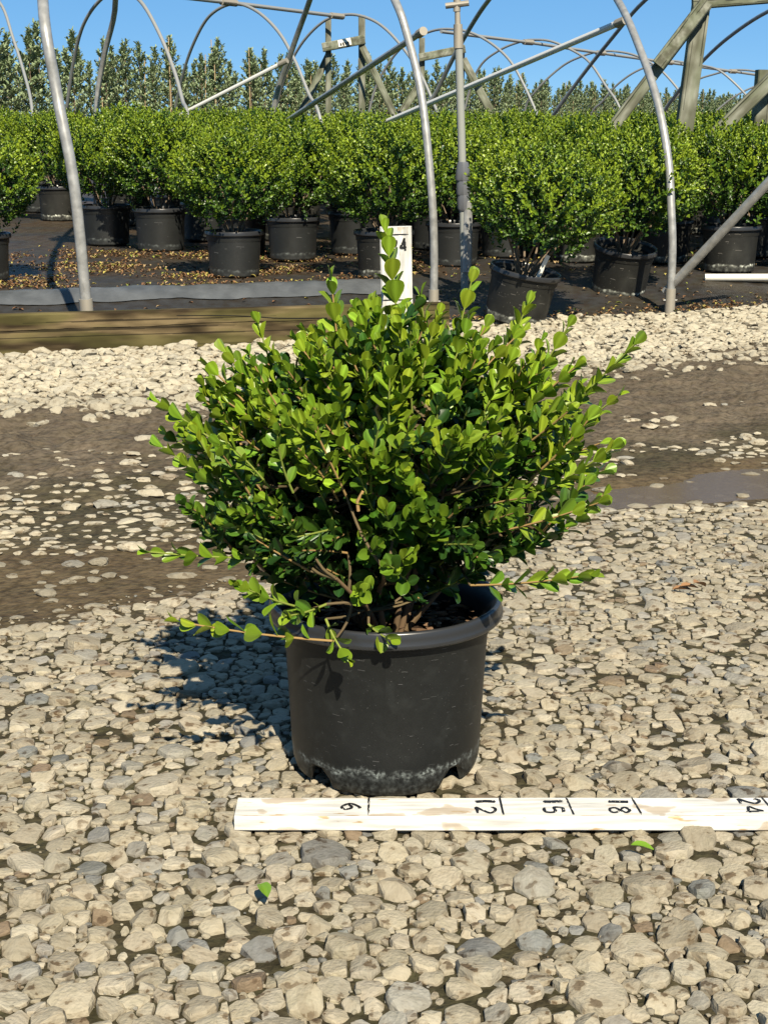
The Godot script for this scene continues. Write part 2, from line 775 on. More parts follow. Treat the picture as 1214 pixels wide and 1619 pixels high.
		tone = tone * (1.05 if inside > 0.1 else 0.85)
		lots[k % 7].append([Transform3D(b.scaled(V(r * rf(0.9, 1.35), r, r * rf(0.8, 1.05))), V(x, y, -d)), tone])
	var mud_grid := {}
	for k in 38000:
		var x := rf(-2.0, 2.2)
		var e1 := edge_gravel(x)
		var e3 := edge_sparse(x)
		var d := rf(e1 - 0.05, e3 + 0.30)
		if absf(x) > 0.28 * d + 0.4:
			continue
		var e2 := edge_puddle(x)
		var want := 1.0
		if d > e1 and d < e2:
			want = 0.10 if x < 0.1 else 0.05
		elif d > e3 - 0.12:
			want = 0.14 * exp(-(d - e3) * 3.0)
		if x > 0.1 and d > e2:
			want *= 0.16 + 0.5 * clampf(n_mid.get_noise_2d(x * 0.5, d * 0.5) * 4.0, -0.5, 1.0)
		else:
			want *= 0.75 + clampf(n_mid.get_noise_2d(x * 0.5, d * 0.5) * 2.0, -0.5, 0.25)
		if rng.randf() > want:
			continue
		var r := rf(0.008, 0.018) if rng.randf() < 0.66 else rf(0.017, 0.032)
		var g := Vector2i(int(floor(x / 0.06)), int(floor(d / 0.06)))
		var free := true
		for gx in range(g.x - 1, g.x + 2):
			for gy in range(g.y - 1, g.y + 2):
				for o in mud_grid.get(Vector2i(gx, gy), []):
					if Vector2(o.x - x, o.y - d).length() < (o.z + r) * 0.86:
						free = false
		if not free:
			continue
		if not mud_grid.has(g):
			mud_grid[g] = []
		mud_grid[g].append(V(x, d, r))
		var y := land(x, d) + r * rf(-0.14, 0.16)
		var tone := stone_color(0.35) * (0.66 if d > e1 and d < e2 else 1.05)
		lots[k % 7].append([Transform3D(Basis(Vector3.UP, rf(0, TAU)).scaled(V(r * rf(0.9, 1.4), r * 0.7, r * rf(0.75, 1.0))), V(x, y, -d)), tone])
	for k in 7:
		var mm := MultiMesh.new()
		mm.transform_format = MultiMesh.TRANSFORM_3D
		mm.use_colors = true
		mm.mesh = kinds[k].mesh()
		mm.instance_count = lots[k].size()
		for j in lots[k].size():
			var tone: Color = lots[k][j][1]
			tone.a = 1.0
			mm.set_instance_transform(j, lots[k][j][0])
			mm.set_instance_color(j, tone)
		var o := MultiMeshInstance3D.new()
		o.name = "bank_stones" if k == 0 else "bank_stones_%03d" % k
		o.multimesh = mm
		o.material_override = M.stone
		o.set_meta("kind", "stuff")
		home.add_child(o)


func build_land() -> void:
	var xs := PackedFloat32Array()
	var ds := PackedFloat32Array()
	for q in [-700.0, -300.0, -120.0, -50.0, -22.0, -10.0, -6.0, -4.0, -3.2]:
		xs.append(q)
	var x := -2.6
	while x < 2.75:
		xs.append(x)
		x += 0.02
	for q in [3.2, 4.0, 6.0, 10.0, 22.0, 50.0, 120.0, 300.0, 700.0]:
		xs.append(q)
	for q in [-60.0, -20.0, -6.0, -2.0, 0.0, 0.5]:
		ds.append(q)
	var d := 0.9
	while d < 7.3:
		ds.append(d)
		d += 0.014 if d < 5.2 else 0.03
	for q in [7.8, 8.6, 10.0, 14.0, 22.0, 40.0, 80.0, 160.0, 320.0, 900.0]:
		ds.append(q)
	var s := Shape.new()
	for b in ds.size():
		for a in xs.size():
			x = xs[a]
			d = ds[b]
			var e1 := edge_gravel(x)
			var e2 := edge_puddle(x)
			var e3 := edge_sparse(x)
			var e4 := edge_mud(x)
			var u := n_mid.get_noise_2d(x * 0.8 + 9.0, d * 0.8)
			var c := Color(0.052, 0.046, 0.026)
			c = c.lerp(Color(0.100, 0.076, 0.044), smoothstep(e1 - 0.12, e1 + 0.1, d))
			c = c.lerp(Color(0.070, 0.060, 0.036), smoothstep(e2 - 0.05, e2 + 0.12, d))
			c = c.lerp(Color(0.118, 0.096, 0.068), smoothstep(e3 - 0.25, e3 + 0.12, d + 0.25 * u))
			c = c.lerp(Color(0.075, 0.064, 0.043), smoothstep(e4 - 0.02, e4 + 0.25, d))
			if d > 8.0:
				c = Color(0.138, 0.112, 0.077)
			c = c * (1.0 + 0.30 * u + 0.2 * n_fine.get_noise_2d(x * 0.7, d * 0.7))
			c.a = 1.0
			s.col = c
			s.add(V(x, land(x, d), -d))
	var w := xs.size()
	for b in ds.size() - 1:
		for a in w - 1:
			s.quad(b * w + a, b * w + a + 1, (b + 1) * w + a + 1, (b + 1) * w + a)
	obj("ground", s.mesh(), M.mud, null, "structure")
	# the long shallow puddle
	var p := Shape.new()
	var m := 60
	for k in m + 1:
		x = lerpf(-2.2, 2.4, float(k) / m)
		var lo := edge_gravel(x) - 0.16
		var hi := edge_puddle(x) + 0.14
		for j in 9:
			p.add(V(x, -0.0175, -lerpf(lo, hi, j / 8.0)))
	for k in m:
		for j in 8:
			p.quad(k * 9 + j, (k + 1) * 9 + j, (k + 1) * 9 + j + 1, k * 9 + j + 1)
	obj("puddle", p.mesh(), M.water, null, "structure")
	# woven weed fabric over the growing bed
	var f := Shape.new()
	var cols := 260
	var rows := 150
	for b in rows + 1:
		for a in cols + 1:
			x = lerpf(-4.2, 5.2, float(a) / cols)
			var e := edge_bank(x)
			var t := pow(float(b) / rows, 1.7)
			d = lerpf(e + (0.0 if x < 0.1 else -0.10 + 0.05 * n_mid.get_noise_2d(x, 5.0)), 19.0, t)
			var mulch := 0.0
			if x < 0.3:
				mulch = smoothstep(e + 0.92, e + 1.1, d) * clampf(0.75 + 1.4 * n_mid.get_noise_2d(x * 0.35, d * 0.35 + 70.0), 0.0, 1.0)
			else:
				mulch = 0.35 * clampf(0.5 + 2.0 * n_mid.get_noise_2d(x * 0.4, d * 0.4 + 70.0), 0.0, 1.0)
			f.col = Color(0.036, 0.037, 0.038).lerp(Color(0.062, 0.046, 0.028), mulch)
			f.add(V(x, bed(x, d), -d), Vector2(x, d))
	for b in rows:
		for a in cols:
			var k := b * (cols + 1) + a
			f.quad(k, k + 1, k + cols + 2, k + cols + 1)
	# a lighter strip of plastic sheeting folded along the front of the bed
	var g := Shape.new()
	for a in 161:
		x = lerpf(-3.4, 0.12, a / 160.0)
		for b in 9:
			var e := edge_bank(x)
			d = e + lerpf(0.76, 1.02, b / 8.0) + 0.03 * n_mid.get_noise_2d(x * 0.5, 91.0)
			var u := b / 8.0
			g.add(V(x, bed(x, d) + 0.005 + 0.018 * pow(sin(PI * clampf(u, 0.0, 1.0)), 0.8) + 0.010 * n_mid.get_noise_2d(x * 0.8, d * 1.5) * sin(PI * u), -d))
	for a in 160:
		for b in 8:
			g.quad(a * 9 + b, (a + 1) * 9 + b, (a + 1) * 9 + b + 1, a * 9 + b + 1)
	obj("plastic_sheeting", g.mesh(), M.sheeting, null, "structure")
	obj("weed_fabric", f.mesh(), M.fabric, null, "structure")


# ---------------------------------------------------------------- leaves and shoots
func leaf_shape(rows: int, cols: int, ratio: float, fold: float, curl: float, blunt: float) -> Shape:   # one unit long along y, its face towards z
	var s := Shape.new()
	for a in rows + 1:
		var t := sin(float(a) / rows * PI / 2)
		var w := ratio * 0.5
		if t > blunt:
			w *= sqrt(maxf(0.0, 1.0 - pow((t - blunt) / (1.0 - blunt), 2.0)))
		else:
			w *= 0.06 + 0.94 * pow(sin(PI / 2 * t / blunt), 1.15)
		for b in cols + 1:
			var u := 2.0 * b / cols - 1.0
			var rib := exp(-u * u * 30.0)
			var side := clampf((absf(u) - 0.8) * 5.0, 0.0, 1.0)
			var k := 0.93 + 0.55 * rib + 0.22 * side
			s.col = Color(k, k, k * (1.0 + 0.25 * rib))
			s.add(V(u * w, t - (0.035 * absf(u) * smoothstep(0.8, 1.0, t)), fold * absf(u) * w * 2.0 - curl * t * t + 0.02 * sin(7.0 * t + 2.0 * u) * absf(u)))
	for a in rows:
		for b in cols:
			var k := a * (cols + 1) + b
			s.quad(k, k + 1, k + cols + 2, k + cols + 1)
	s.smooth()
	return s


func shoot(out: Array, base: Vector3, tip: Vector3, bend: Vector3, pairs: int, size: float, age: float) -> PackedVector3Array:   # leaves as [place, age 0 young .. 1 old]; gives the stem
	var path := PackedVector3Array()
	var spin := rf(0, TAU)
	for k in 7:
		var t := k / 6.0
		path.append(base.lerp(tip, t) + bend * (t * t - t) * -1.0)
	var axis := (tip - base).normalized()
	for k in pairs + 1:
		var t := lerpf(0.16, 1.0, float(k) / pairs)
		var f := t * 6.0
		var a := path[mini(int(f), 5)]
		var b := path[mini(int(f) + 1, 6)]
		var p: Vector3 = a.lerp(b, f - int(f)) if int(f) < 6 else path[6]
		axis = (b - a).normalized() if int(f) < 6 else (path[6] - path[5]).normalized()
		var side := axis.cross(V(0.31, 0.2, 0.93)).normalized()
		for q in 2:
			if rng.randf() < 0.05:
				continue
			var r := side.rotated(axis, spin + k * (PI / 2 + 0.12) + q * PI + rf(-0.25, 0.25))
			var open := lerpf(0.98, 0.30, pow(t, 1.5)) + rf(-0.18, 0.18)
			var ld := axis * cos(open) + r * sin(open)
			var nn := axis * sin(open) - r * cos(open)
			nn = (nn + Vector3.UP * 0.04 + rdir() * 0.30)
			nn = (nn - ld * nn.dot(ld)).normalized()
			var len := size * rf(0.85, 1.12) * (1.0 - 0.36 * pow(t, 3.0)) * lerpf(0.72, 1.0, minf(1.0, t * 2.5))
			var wide := rf(0.9, 1.1)
			out.append([Transform3D(Basis(ld.cross(nn) * len * wide, ld * len, nn * len), p), clampf(age + (1.0 - t) * 0.32 + rf(-0.18, 0.18), 0.0, 1.0), t])
	return path


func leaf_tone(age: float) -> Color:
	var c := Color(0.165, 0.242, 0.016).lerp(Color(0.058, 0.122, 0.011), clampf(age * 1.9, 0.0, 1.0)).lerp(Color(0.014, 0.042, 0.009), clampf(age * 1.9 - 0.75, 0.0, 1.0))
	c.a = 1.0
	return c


func build_shrub() -> void:
	var at := V(0.002, 0.0, -1.775)
	var root := thing("potted_boxwood", at, "large leafy boxwood in a black pot, alone on the gravel behind the board", "potted plant")
	# the pot
	var s := Shape.new()
	var segs := 96
	var prof := [[0.110, 0.0], [0.1155, 0.004], [0.1185, 0.014], [0.1200, 0.030], [0.1212, 0.060], [0.1235, 0.11], [0.1262, 0.160], [0.1275, 0.178], [0.1290, 0.181], [0.1305, 0.199], [0.1335, 0.203]]
	for k in prof.size():
		for j in segs + 1:
			var w := TAU * j / segs
			var y: float = prof[k][1]
			var r: float = prof[k][0] * (1.012 + 0.006 * sin(2.0 * w + 0.6) + 0.003 * sin(5.0 * w))
			if k < 4:   # drainage notches at the foot
				var q := fposmod(w - PI / 4, PI / 2)
				q = minf(q, PI / 2 - q)
				y = maxf(y, 0.026 * (1.0 - smoothstep(0.10, 0.19, q)) + y * 0.1) if q < 0.19 else y
			s.add(V(r * sin(w), y, r * cos(w)), Vector2(float(j) / segs * 2.0, 1.0 - prof[k][1] / 0.205))
	for k in prof.size() - 1:
		for j in segs:
			var a := k * (segs + 1) + j
			s.quad(a, a + 1, a + segs + 2, a + segs + 1)
	var inner := Shape.new()
	lathe(inner, [[0.1385, 0.219], [0.1330, 0.214], [0.1290, 0.196], [0.1250, 0.15]], segs)
	lathe(inner, [[0.0, 0.024], [0.108, 0.024], [0.113, 0.032]], 48)
	s.smooth()
	inner.smooth()
	s.put(inner, Transform3D())
	obj("pot", s.mesh(), M.pot, root)
	var rim := Shape.new()
	lathe(rim, [[0.1325, 0.2035], [0.1400, 0.2000], [0.1465, 0.2005], [0.1478, 0.2030], [0.1476, 0.2070], [0.1462, 0.2085], [0.1462, 0.2130], [0.1452, 0.2195], [0.1435, 0.2222], [0.1405, 0.2222], [0.1380, 0.2185]], segs)
	obj("rim", rim.mesh(), M.rim, root)
	# potting bark
	var so := Shape.new()
	for a in 15:
		for b in 49:
			var r := 0.1265 * a / 14.0
			var w := TAU * b / 48
			so.add(V(r * sin(w), 0.178 + 0.008 * n_fine.get_noise_2d(r * sin(w) * 2.0, r * cos(w) * 2.0) + 0.006 * n_mid.get_noise_2d(r * sin(w) * 4.0, r * cos(w) * 4.0), r * cos(w)))
	for a in 14:
		for b in 48:
			var k := a * 49 + b
			so.quad(k, k + 49, k + 50, k + 1)
	obj("soil", so.mesh(), M.soil, root)
	var chips := Shape.new()
	var chip := rock(71, 0.35)
	for k in 230:
		var r := 0.122 * sqrt(rng.randf())
		var w := rf(0, TAU)
		var z := rf(0.003, 0.007)
		var t := rf(0.5, 1.6)
		chips.put(chip, Transform3D((Basis(Vector3.UP, rf(0, TAU)) * Basis(Vector3.RIGHT, rf(-0.4, 0.4))).scaled(V(z * rf(0.8, 2.0), z, z)), V(r * sin(w), 0.183 + rf(-0.001, 0.004), r * cos(w))), Color(0.11 * t, 0.068 * t, 0.04 * t) if rng.randf() < 0.86 else Color(0.36, 0.29, 0.20))
	obj("bark_chips", chips.mesh(), M.matte, root, "stuff")
	# shoots: [base, tip] relative to the foot of the pot
	var leaves := []
	var stems := []
	var wob := noise(1.7, 2, 5)
	var profile := [[0.225, 0.085], [0.25, 0.115], [0.275, 0.16], [0.31, 0.198], [0.37, 0.232], [0.43, 0.246], [0.48, 0.236], [0.515, 0.205], [0.545, 0.14], [0.575, 0.04]]
	var turn := 0
	while turn < 700:
		turn += 1
		var inner_one := turn % 5 == 0
		var y := 0.575 - 0.35 * pow(rng.randf(), 1.05)
		var ph := turn * 2.39996 + rf(-0.2, 0.2)
		var wide := along(y, profile)
		if rng.randf() > 0.35 + wide / 0.30:
			continue
		var q := V(sin(ph), 0.0, cos(ph))
		if y < 0.30 and q.z > -0.1 and (q.x > -0.35 or y < 0.262) and rng.randf() < 0.62:   # the pot stays open in front
			continue
		var lump := wob.get_noise_3dv(V(q.x, y * 3.2, q.z) * 1.5)
		if lump < -0.16 and rng.randf() < 0.72:   # gaps between the branches
			continue
		var rr := wide * (0.92 + 0.42 * lump + rf(-0.16, 0.07)) * (0.66 if inner_one else 1.0)
		if y > 0.5:
			rr *= sqrt(rng.randf()) * 0.45 + 0.55
		var tip := V(0.008, y + rf(-0.01, 0.015), 0) + q * V(rr * 1.03, 0, rr * 0.82)
		var rise := clampf((y - 0.24) / 0.33, 0.0, 1.0)
		var axis := (q * lerpf(1.0, 0.45, rise) + V(0, lerpf(0.10, 1.0, rise), 0) + rdir() * 0.30).normalized()
		var len := rf(0.07, 0.125) if y < 0.48 else rf(0.09, 0.16)
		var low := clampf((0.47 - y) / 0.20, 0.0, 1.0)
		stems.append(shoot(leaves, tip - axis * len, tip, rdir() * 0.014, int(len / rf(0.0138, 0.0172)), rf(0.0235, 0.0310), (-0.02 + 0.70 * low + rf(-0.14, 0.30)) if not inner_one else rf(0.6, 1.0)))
	for j in 70:   # the inside
		var q := rdir()
		var tip := V(0.01, 0.40, 0) + q * V(0.15, 0.10, 0.11) * rf(0.5, 1.05)
		var axis := (q + V(0, 0.7, 0) + rdir() * 0.5).normalized()
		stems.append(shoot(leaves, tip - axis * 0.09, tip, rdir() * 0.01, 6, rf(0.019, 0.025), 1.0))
	var sprouts := [   # the long shoots that break the outline
		[V(0.030, 0.470, -0.14), V(0.000, 0.660, -0.165), 11, 0.040], [V(0.060, 0.45, -0.12), V(0.045, 0.580, -0.135), 8, 0.034], [V(0.075, 0.46, -0.06), V(0.106, 0.605, -0.075), 8, 0.036], [V(0.16, 0.41, 0.02), V(0.292, 0.545, 0.04), 10, 0.035],
		[V(0.17, 0.40, 0.04), V(0.272, 0.487, 0.06), 7, 0.030], [V(0.12, 0.33, 0.10), V(0.240, 0.382, 0.155), 7, 0.033], [V(0.10, 0.27, 0.11), V(0.232, 0.300, 0.165), 8, 0.033], [V(-0.10, 0.30, 0.10), V(-0.268, 0.324, 0.155), 8, 0.030],
		[V(-0.06, 0.215, 0.15), V(-0.232, 0.252, 0.190), 8, 0.033], [V(-0.14, 0.38, 0.02), V(-0.268, 0.472, 0.03), 9, 0.034], [V(-0.05, 0.44, -0.03), V(-0.066, 0.610, -0.045), 9, 0.037], [V(-0.12, 0.44, -0.02), V(-0.155, 0.560, -0.03), 6, 0.030],
		[V(0.12, 0.44, -0.06), V(0.176, 0.578, -0.07), 9, 0.034], [V(0.14, 0.42, -0.02), V(0.222, 0.556, -0.03), 9, 0.034], [V(-0.02, 0.45, -0.04), V(-0.016, 0.575, -0.05), 7, 0.036], [V(-0.10, 0.42, 0.02), V(-0.190, 0.530, 0.01), 8, 0.034],
		[V(0.02, 0.46, -0.02), V(0.020, 0.565, -0.03), 7, 0.036], [V(-0.15, 0.34, 0.06), V(-0.262, 0.428, 0.07), 7, 0.032], [V(0.16, 0.36, 0.06), V(0.262, 0.430, 0.09), 8, 0.034], [V(-0.07, 0.235, 0.13), V(-0.045, 0.205, 0.172), 3, 0.028], [V(-0.02, 0.225, 0.12), V(0.006, 0.222, 0.165), 3, 0.026],
		[V(-0.09, 0.24, 0.11), V(-0.165, 0.290, 0.175), 6, 0.032], [V(-0.07, 0.25, 0.12), V(-0.115, 0.255, 0.178), 5, 0.029], [V(0.0, 0.29, 0.10), V(0.03, 0.33, 0.175), 5, 0.029], [V(-0.02, 0.27, 0.12), V(-0.03, 0.285, 0.18), 5, 0.028]]
	for q in sprouts:
		stems.append(shoot(leaves, q[0], q[1], V(rf(-0.01, 0.01), -0.012, rf(-0.01, 0.01)), q[2], q[3] * 0.90, 0.14))
	var kinds := []
	for form_no in 5:
		kinds.append(leaf_shape(7, 4, rf(0.56, 0.72), rf(0.10, 0.30), rf(-0.06, 0.20), rf(0.52, 0.62)))
	leaves.sort_custom(func(a, b): return a[0].origin.z + 0.15 * a[0].origin.y > b[0].origin.z + 0.15 * b[0].origin.y)
	var rest := Shape.new()
	var tints := []
	for k in 6:
		var m: StandardMaterial3D = M.leaf.duplicate()
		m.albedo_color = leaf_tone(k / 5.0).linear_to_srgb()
		tints.append(m)
	var plain := []
	for q in kinds:
		plain.append(q.mesh())
	var shown := 0
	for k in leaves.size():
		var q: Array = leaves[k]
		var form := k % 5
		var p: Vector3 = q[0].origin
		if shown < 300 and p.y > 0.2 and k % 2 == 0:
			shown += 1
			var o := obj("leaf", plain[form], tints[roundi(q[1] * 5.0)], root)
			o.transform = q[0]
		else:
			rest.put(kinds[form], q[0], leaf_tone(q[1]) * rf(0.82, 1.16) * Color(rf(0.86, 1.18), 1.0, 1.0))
	obj("foliage", rest.mesh(), M.leaf, root, "stuff")
	print("leaves ", leaves.size())
	# green shoots, and the brown branches that carry them
	var green := Shape.new()
	for p in stems:
		green.col = Color(0.17, 0.21, 0.04) if rng.randf() < 0.7 else Color(0.26, 0.17, 0.07)
		tube(green, p, 0.0016, 0.0010, 5, false)
	var limbs := []
	for k in 16:
		var w := TAU * k / 16.0 + rf(-0.15, 0.15)
		var b := V(0.022 * sin(w), 0.172, 0.022 * cos(w))
		var out := rf(0.55, 1.0)
		var e := V(0.17 * sin(w) * out, rf(0.34, 0.50), 0.15 * cos(w) * out)
		if k % 3 == 0:
			e = V(0.18 * sin(w), rf(0.27, 0.33), 0.15 * cos(w))
		var limb := Shape.new()
		limb.col = Color(0.14, 0.095, 0.055) * rf(0.8, 1.3)
		var path := curve([b, b.lerp(e, 0.35) + V(0, 0.02, 0) + rdir() * 0.012, b.lerp(e, 0.7) + rdir() * 0.012, e], 5)
		tube(limb, path, 0.0044, 0.0020, 7)
		obj("branch", limb.mesh(), M.matte, root)
		limbs.append(path)
	for p in stems:   # twigs from the nearest branch to each shoot
		var best := 1e9
		var from := Vector3.ZERO
		for path in limbs:
			for j in range(5, path.size()):
				var dd: float = path[j].distance_squared_to(p[0]) + (0.01 if path[j].y > p[0].y else 0.0)
				if dd < best:
					best = dd
					from = path[j]
		green.col = Color(0.10, 0.075, 0.04) * rf(0.7, 1.4)
		tube(green, curve([from, from.lerp(p[0], 0.5) + rdir() * 0.006, p[0]], 3), 0.0021, 0.0016, 5, false)
	for k in 6:   # pruned stubs, pale at the cut
		var q := V(rf(-0.14, 0.14), rf(0.30, 0.47), rf(0.06, 0.15))
		green.col = Color(0.36, 0.23, 0.10)
		tube(green, PackedVector3Array([q, q + V(rf(-0.006, 0.006), 0.012, 0.003), q + V(rf(-0.008, 0.008), 0.024, 0.005)]), 0.0022, 0.0018, 6)
	obj("shoots", green.mesh(), M.matte, root, "stuff")


func small_bush(sd: int, raised: float) -> Array:   # [crown, stems] of a clipped boxwood in the block behind
	rng.seed = sd
	var leaves := []
	var stems := Shape.new()
	stems.col = Color(0.16, 0.12, 0.08)
	var wob := noise(2.2, 2, sd)
	var n := 640
	for k in n:
		var f := (k + 0.5) / n
		var cosy := lerpf(1.0, -0.85, f)
		var siny := sqrt(1.0 - cosy * cosy)
		var ph := k * 2.39996 + rf(-0.2, 0.2)
		var q := V(siny * sin(ph), cosy, siny * cos(ph))
		var rr := 0.92 + 0.20 * wob.get_noise_3dv(q * 1.8) + rf(-0.09, 0.07)
		var tip := V(0, 0.465 + raised, 0) + q * V(0.30, 0.215 if q.y > 0.0 else 0.225, 0.30) * rr
		var axis := (q * V(0.8, 0.5, 0.8) + V(0, 0.65, 0) + rdir() * 0.35).normalized()
		var len := rf(0.06, 0.11)
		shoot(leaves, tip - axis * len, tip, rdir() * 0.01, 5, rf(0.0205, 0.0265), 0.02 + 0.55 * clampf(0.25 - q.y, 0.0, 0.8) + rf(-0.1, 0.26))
	for k in 90:
		var q := rdir() * V(0.2, 0.14, 0.2) + V(0, 0.45, 0)
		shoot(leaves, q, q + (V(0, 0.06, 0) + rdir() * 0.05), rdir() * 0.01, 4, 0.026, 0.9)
	var form := leaf_shape(3, 2, 0.64, 0.25, 0.1, 0.55)
	var s := Shape.new()
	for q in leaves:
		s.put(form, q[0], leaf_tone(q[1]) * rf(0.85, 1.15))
	for k in 9:
		var w := TAU * k / 9.0
		tube(stems, curve([V(0.02 * sin(w), 0.17, 0.02 * cos(w)), V(0.07 * sin(w), 0.28, 0.07 * cos(w)), V(0.16 * sin(w + 0.2), 0.42, 0.16 * cos(w + 0.2))], 4), 0.006, 0.003, 5, false)
	return [s.mesh(), stems.mesh()]


func build_block() -> void:
	var pot := Shape.new()
	lathe(pot, [[0.100, 0.0], [0.112, 0.002], [0.1165, 0.012], [0.1245, 0.165], [0.1285, 0.168], [0.1300, 0.192]], 36)
	lathe(pot, [[0.1300, 0.21], [0.1260, 0.19], [0.1230, 0.17], [0.0, 0.172]], 36)
	for k in pot.uv.size():
		pot.uv[k] = Vector2(pot.uv[k].x * 2.0, 1.0 - pot.uv[k].y / 0.215)
	pot.smooth()
	var rim := Shape.new()
	lathe(rim, [[0.129, 0.192], [0.1385, 0.191], [0.1395, 0.196], [0.1385, 0.209], [0.136, 0.213], [0.130, 0.212], [0.128, 0.200]], 36)
	var pm := pot.mesh()
	var rm := rim.mesh()
	var protos := []
	for k in 4:
		var parts := small_bush(900 + k, 0.05 if k == 3 else 0.0)
		var o := Node3D.new()
		obj("pot", pm, M.far_pot if k < 2 else M.dusty_pot, o)
		obj("rim", rm, M.rim, o)
		obj("foliage", parts[0], M.far_leaf, o, "stuff")
		obj("stems", parts[1], M.matte, o)
		protos.append(o)
	rng.seed = 4242
	var front := [   # those that can be told apart
		[0.0, 0.00, 6.85, 0.98, "boxwood in a black pot directly behind the white measuring stick"], [-0.69, 0.00, 6.92, 1.0, "round boxwood in a clean black pot, front of the bed, left of the measuring stick"],
		[-1.80, 0.00, 6.70, 1.0, "boxwood in a shaded black pot at the left edge of the picture"], [-0.47, 0.00, 7.74, 1.0, "boxwood in a plain pot set back just right of the clean front pot"],
		[-1.24, 0.00, 8.35, 1.08, "boxwood in a sunlit pot behind fallen leaves, second pot right of the left hoop leg"], [-1.60, 0.00, 8.70, 1.08, "boxwood in a half-shaded pot behind fallen leaves, first right of the left hoop leg"],
		[-2.72, 0.00, 11.9, 1.12, "boxwood in a grey pot far back in the gap, left of the left hoop leg"], [-2.34, 0.00, 10.9, 1.12, "boxwood in a grey pot far back in the gap, partly behind the left hoop leg"],
		[-0.16, 0.00, 8.10, 1.05, "boxwood in a pot of the second row left of the measuring stick"], [1.66, 0.00, 7.20, 1.0, "upright boxwood in a black pot behind the slanting brace pipe"], [2.06, 0.00, 7.32, 1.0, "boxwood in a shaded pot at the right edge, behind the white plastic pipe"]]
	for q in front:
		copy(protos[rng.randi() % 3], "potted_shrub", V(q[0], bed(q[0], q[2]) + 0.004, -q[2]), rf(0, TAU), q[3] * rf(0.97, 1.03), q[4], "potted plant", "potted boxwoods in the growing bed")
	# the two pots that tip over at the foot of the bed
	var t1 := copy(protos[3], "potted_shrub", V(0.53, 0.055, -6.04), 1.3, 1.0, "boxwood in a dusty pot tipped to the right, white plant tag in it", "potted plant", "potted boxwoods in the growing bed")
	t1.transform = Transform3D((Basis(Vector3.FORWARD, 0.19) * Basis(Vector3.RIGHT, 0.10) * Basis(Vector3.UP, 1.3)).scaled(V(1.05, 1.0, 1.05)), V(0.525, 0.020, -5.98))
	var tagm := Shape.new()
	beam(tagm, V(0.03, 0.16, 0.10), V(0.055, 0.30, 0.115), V(1, 0, 0), 0.016, 0.0016, 0.0004)
	var pt := obj("plant_tag", tagm.mesh(), M.white_plastic, t1)
	pt.transform = Transform3D(Basis(Vector3.UP, -1.3), Vector3.ZERO)
	var t2 := copy(protos[3], "potted_shrub", V(1.1, 0.05, -6.4), 4.0, 1.0, "boxwood in a muddy pot leaning towards the camera beside the right hoop leg", "potted plant", "potted boxwoods in the growing bed")
	t2.transform = Transform3D((Basis(Vector3.FORWARD, 0.10) * Basis(Vector3.RIGHT, 0.20) * Basis(Vector3.UP, 4.0)).scaled(Vector3.ONE * 1.02), V(1.045, 0.055, -6.66))
	var rows := [[7.55, [0.38, 0.95, 1.45, 2.3]], [7.95, [0.60, 1.15, 1.9, -0.78]], [8.35, [0.22, 0.85, 1.45, 2.1, 2.75, -2.9]], [8.95, [-0.55, -0.02, 0.52, 1.1, 1.7, 2.35, -1.05]], [9.6, [-1.35, -0.8, -0.25, 0.3, 0.85, 1.45, 2.05, 2.7, -3.2]], [10.3, [-1.7, -1.1, -0.5, 0.1, 0.7, 1.3, 1.9, 2.5, 3.1]], [11.2, [-1.9, -1.35, -0.75, -0.15, 0.45, 1.05, 1.65, 2.25, 2.9, -3.3]], [12.2, [-3.3, -2.1, -1.55, -0.95, -0.35, 0.25, 0.85, 1.45, 2.05, 2.7, 3.3]], [13.2, [-3.4, -2.85, -2.25, -1.7, -1.1, -0.5, 0.1, 0.7]]]
	var ord_row := ["the first", "the second", "the third", "the fourth", "the fifth", "the sixth", "the seventh", "the eighth", "the rearmost"]
	for r in rows:
		for x in r[1]:
			var px: float = x + rf(-0.07, 0.07)
			var d: float = r[0] + rf(-0.12, 0.12)
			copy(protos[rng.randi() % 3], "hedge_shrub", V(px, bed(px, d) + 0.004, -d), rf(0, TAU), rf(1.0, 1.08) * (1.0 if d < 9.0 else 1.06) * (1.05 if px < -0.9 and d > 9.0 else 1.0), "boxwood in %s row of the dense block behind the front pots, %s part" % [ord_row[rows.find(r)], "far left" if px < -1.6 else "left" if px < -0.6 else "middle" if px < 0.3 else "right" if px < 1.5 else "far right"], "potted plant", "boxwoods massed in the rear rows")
	for o in protos:
		o.queue_free()


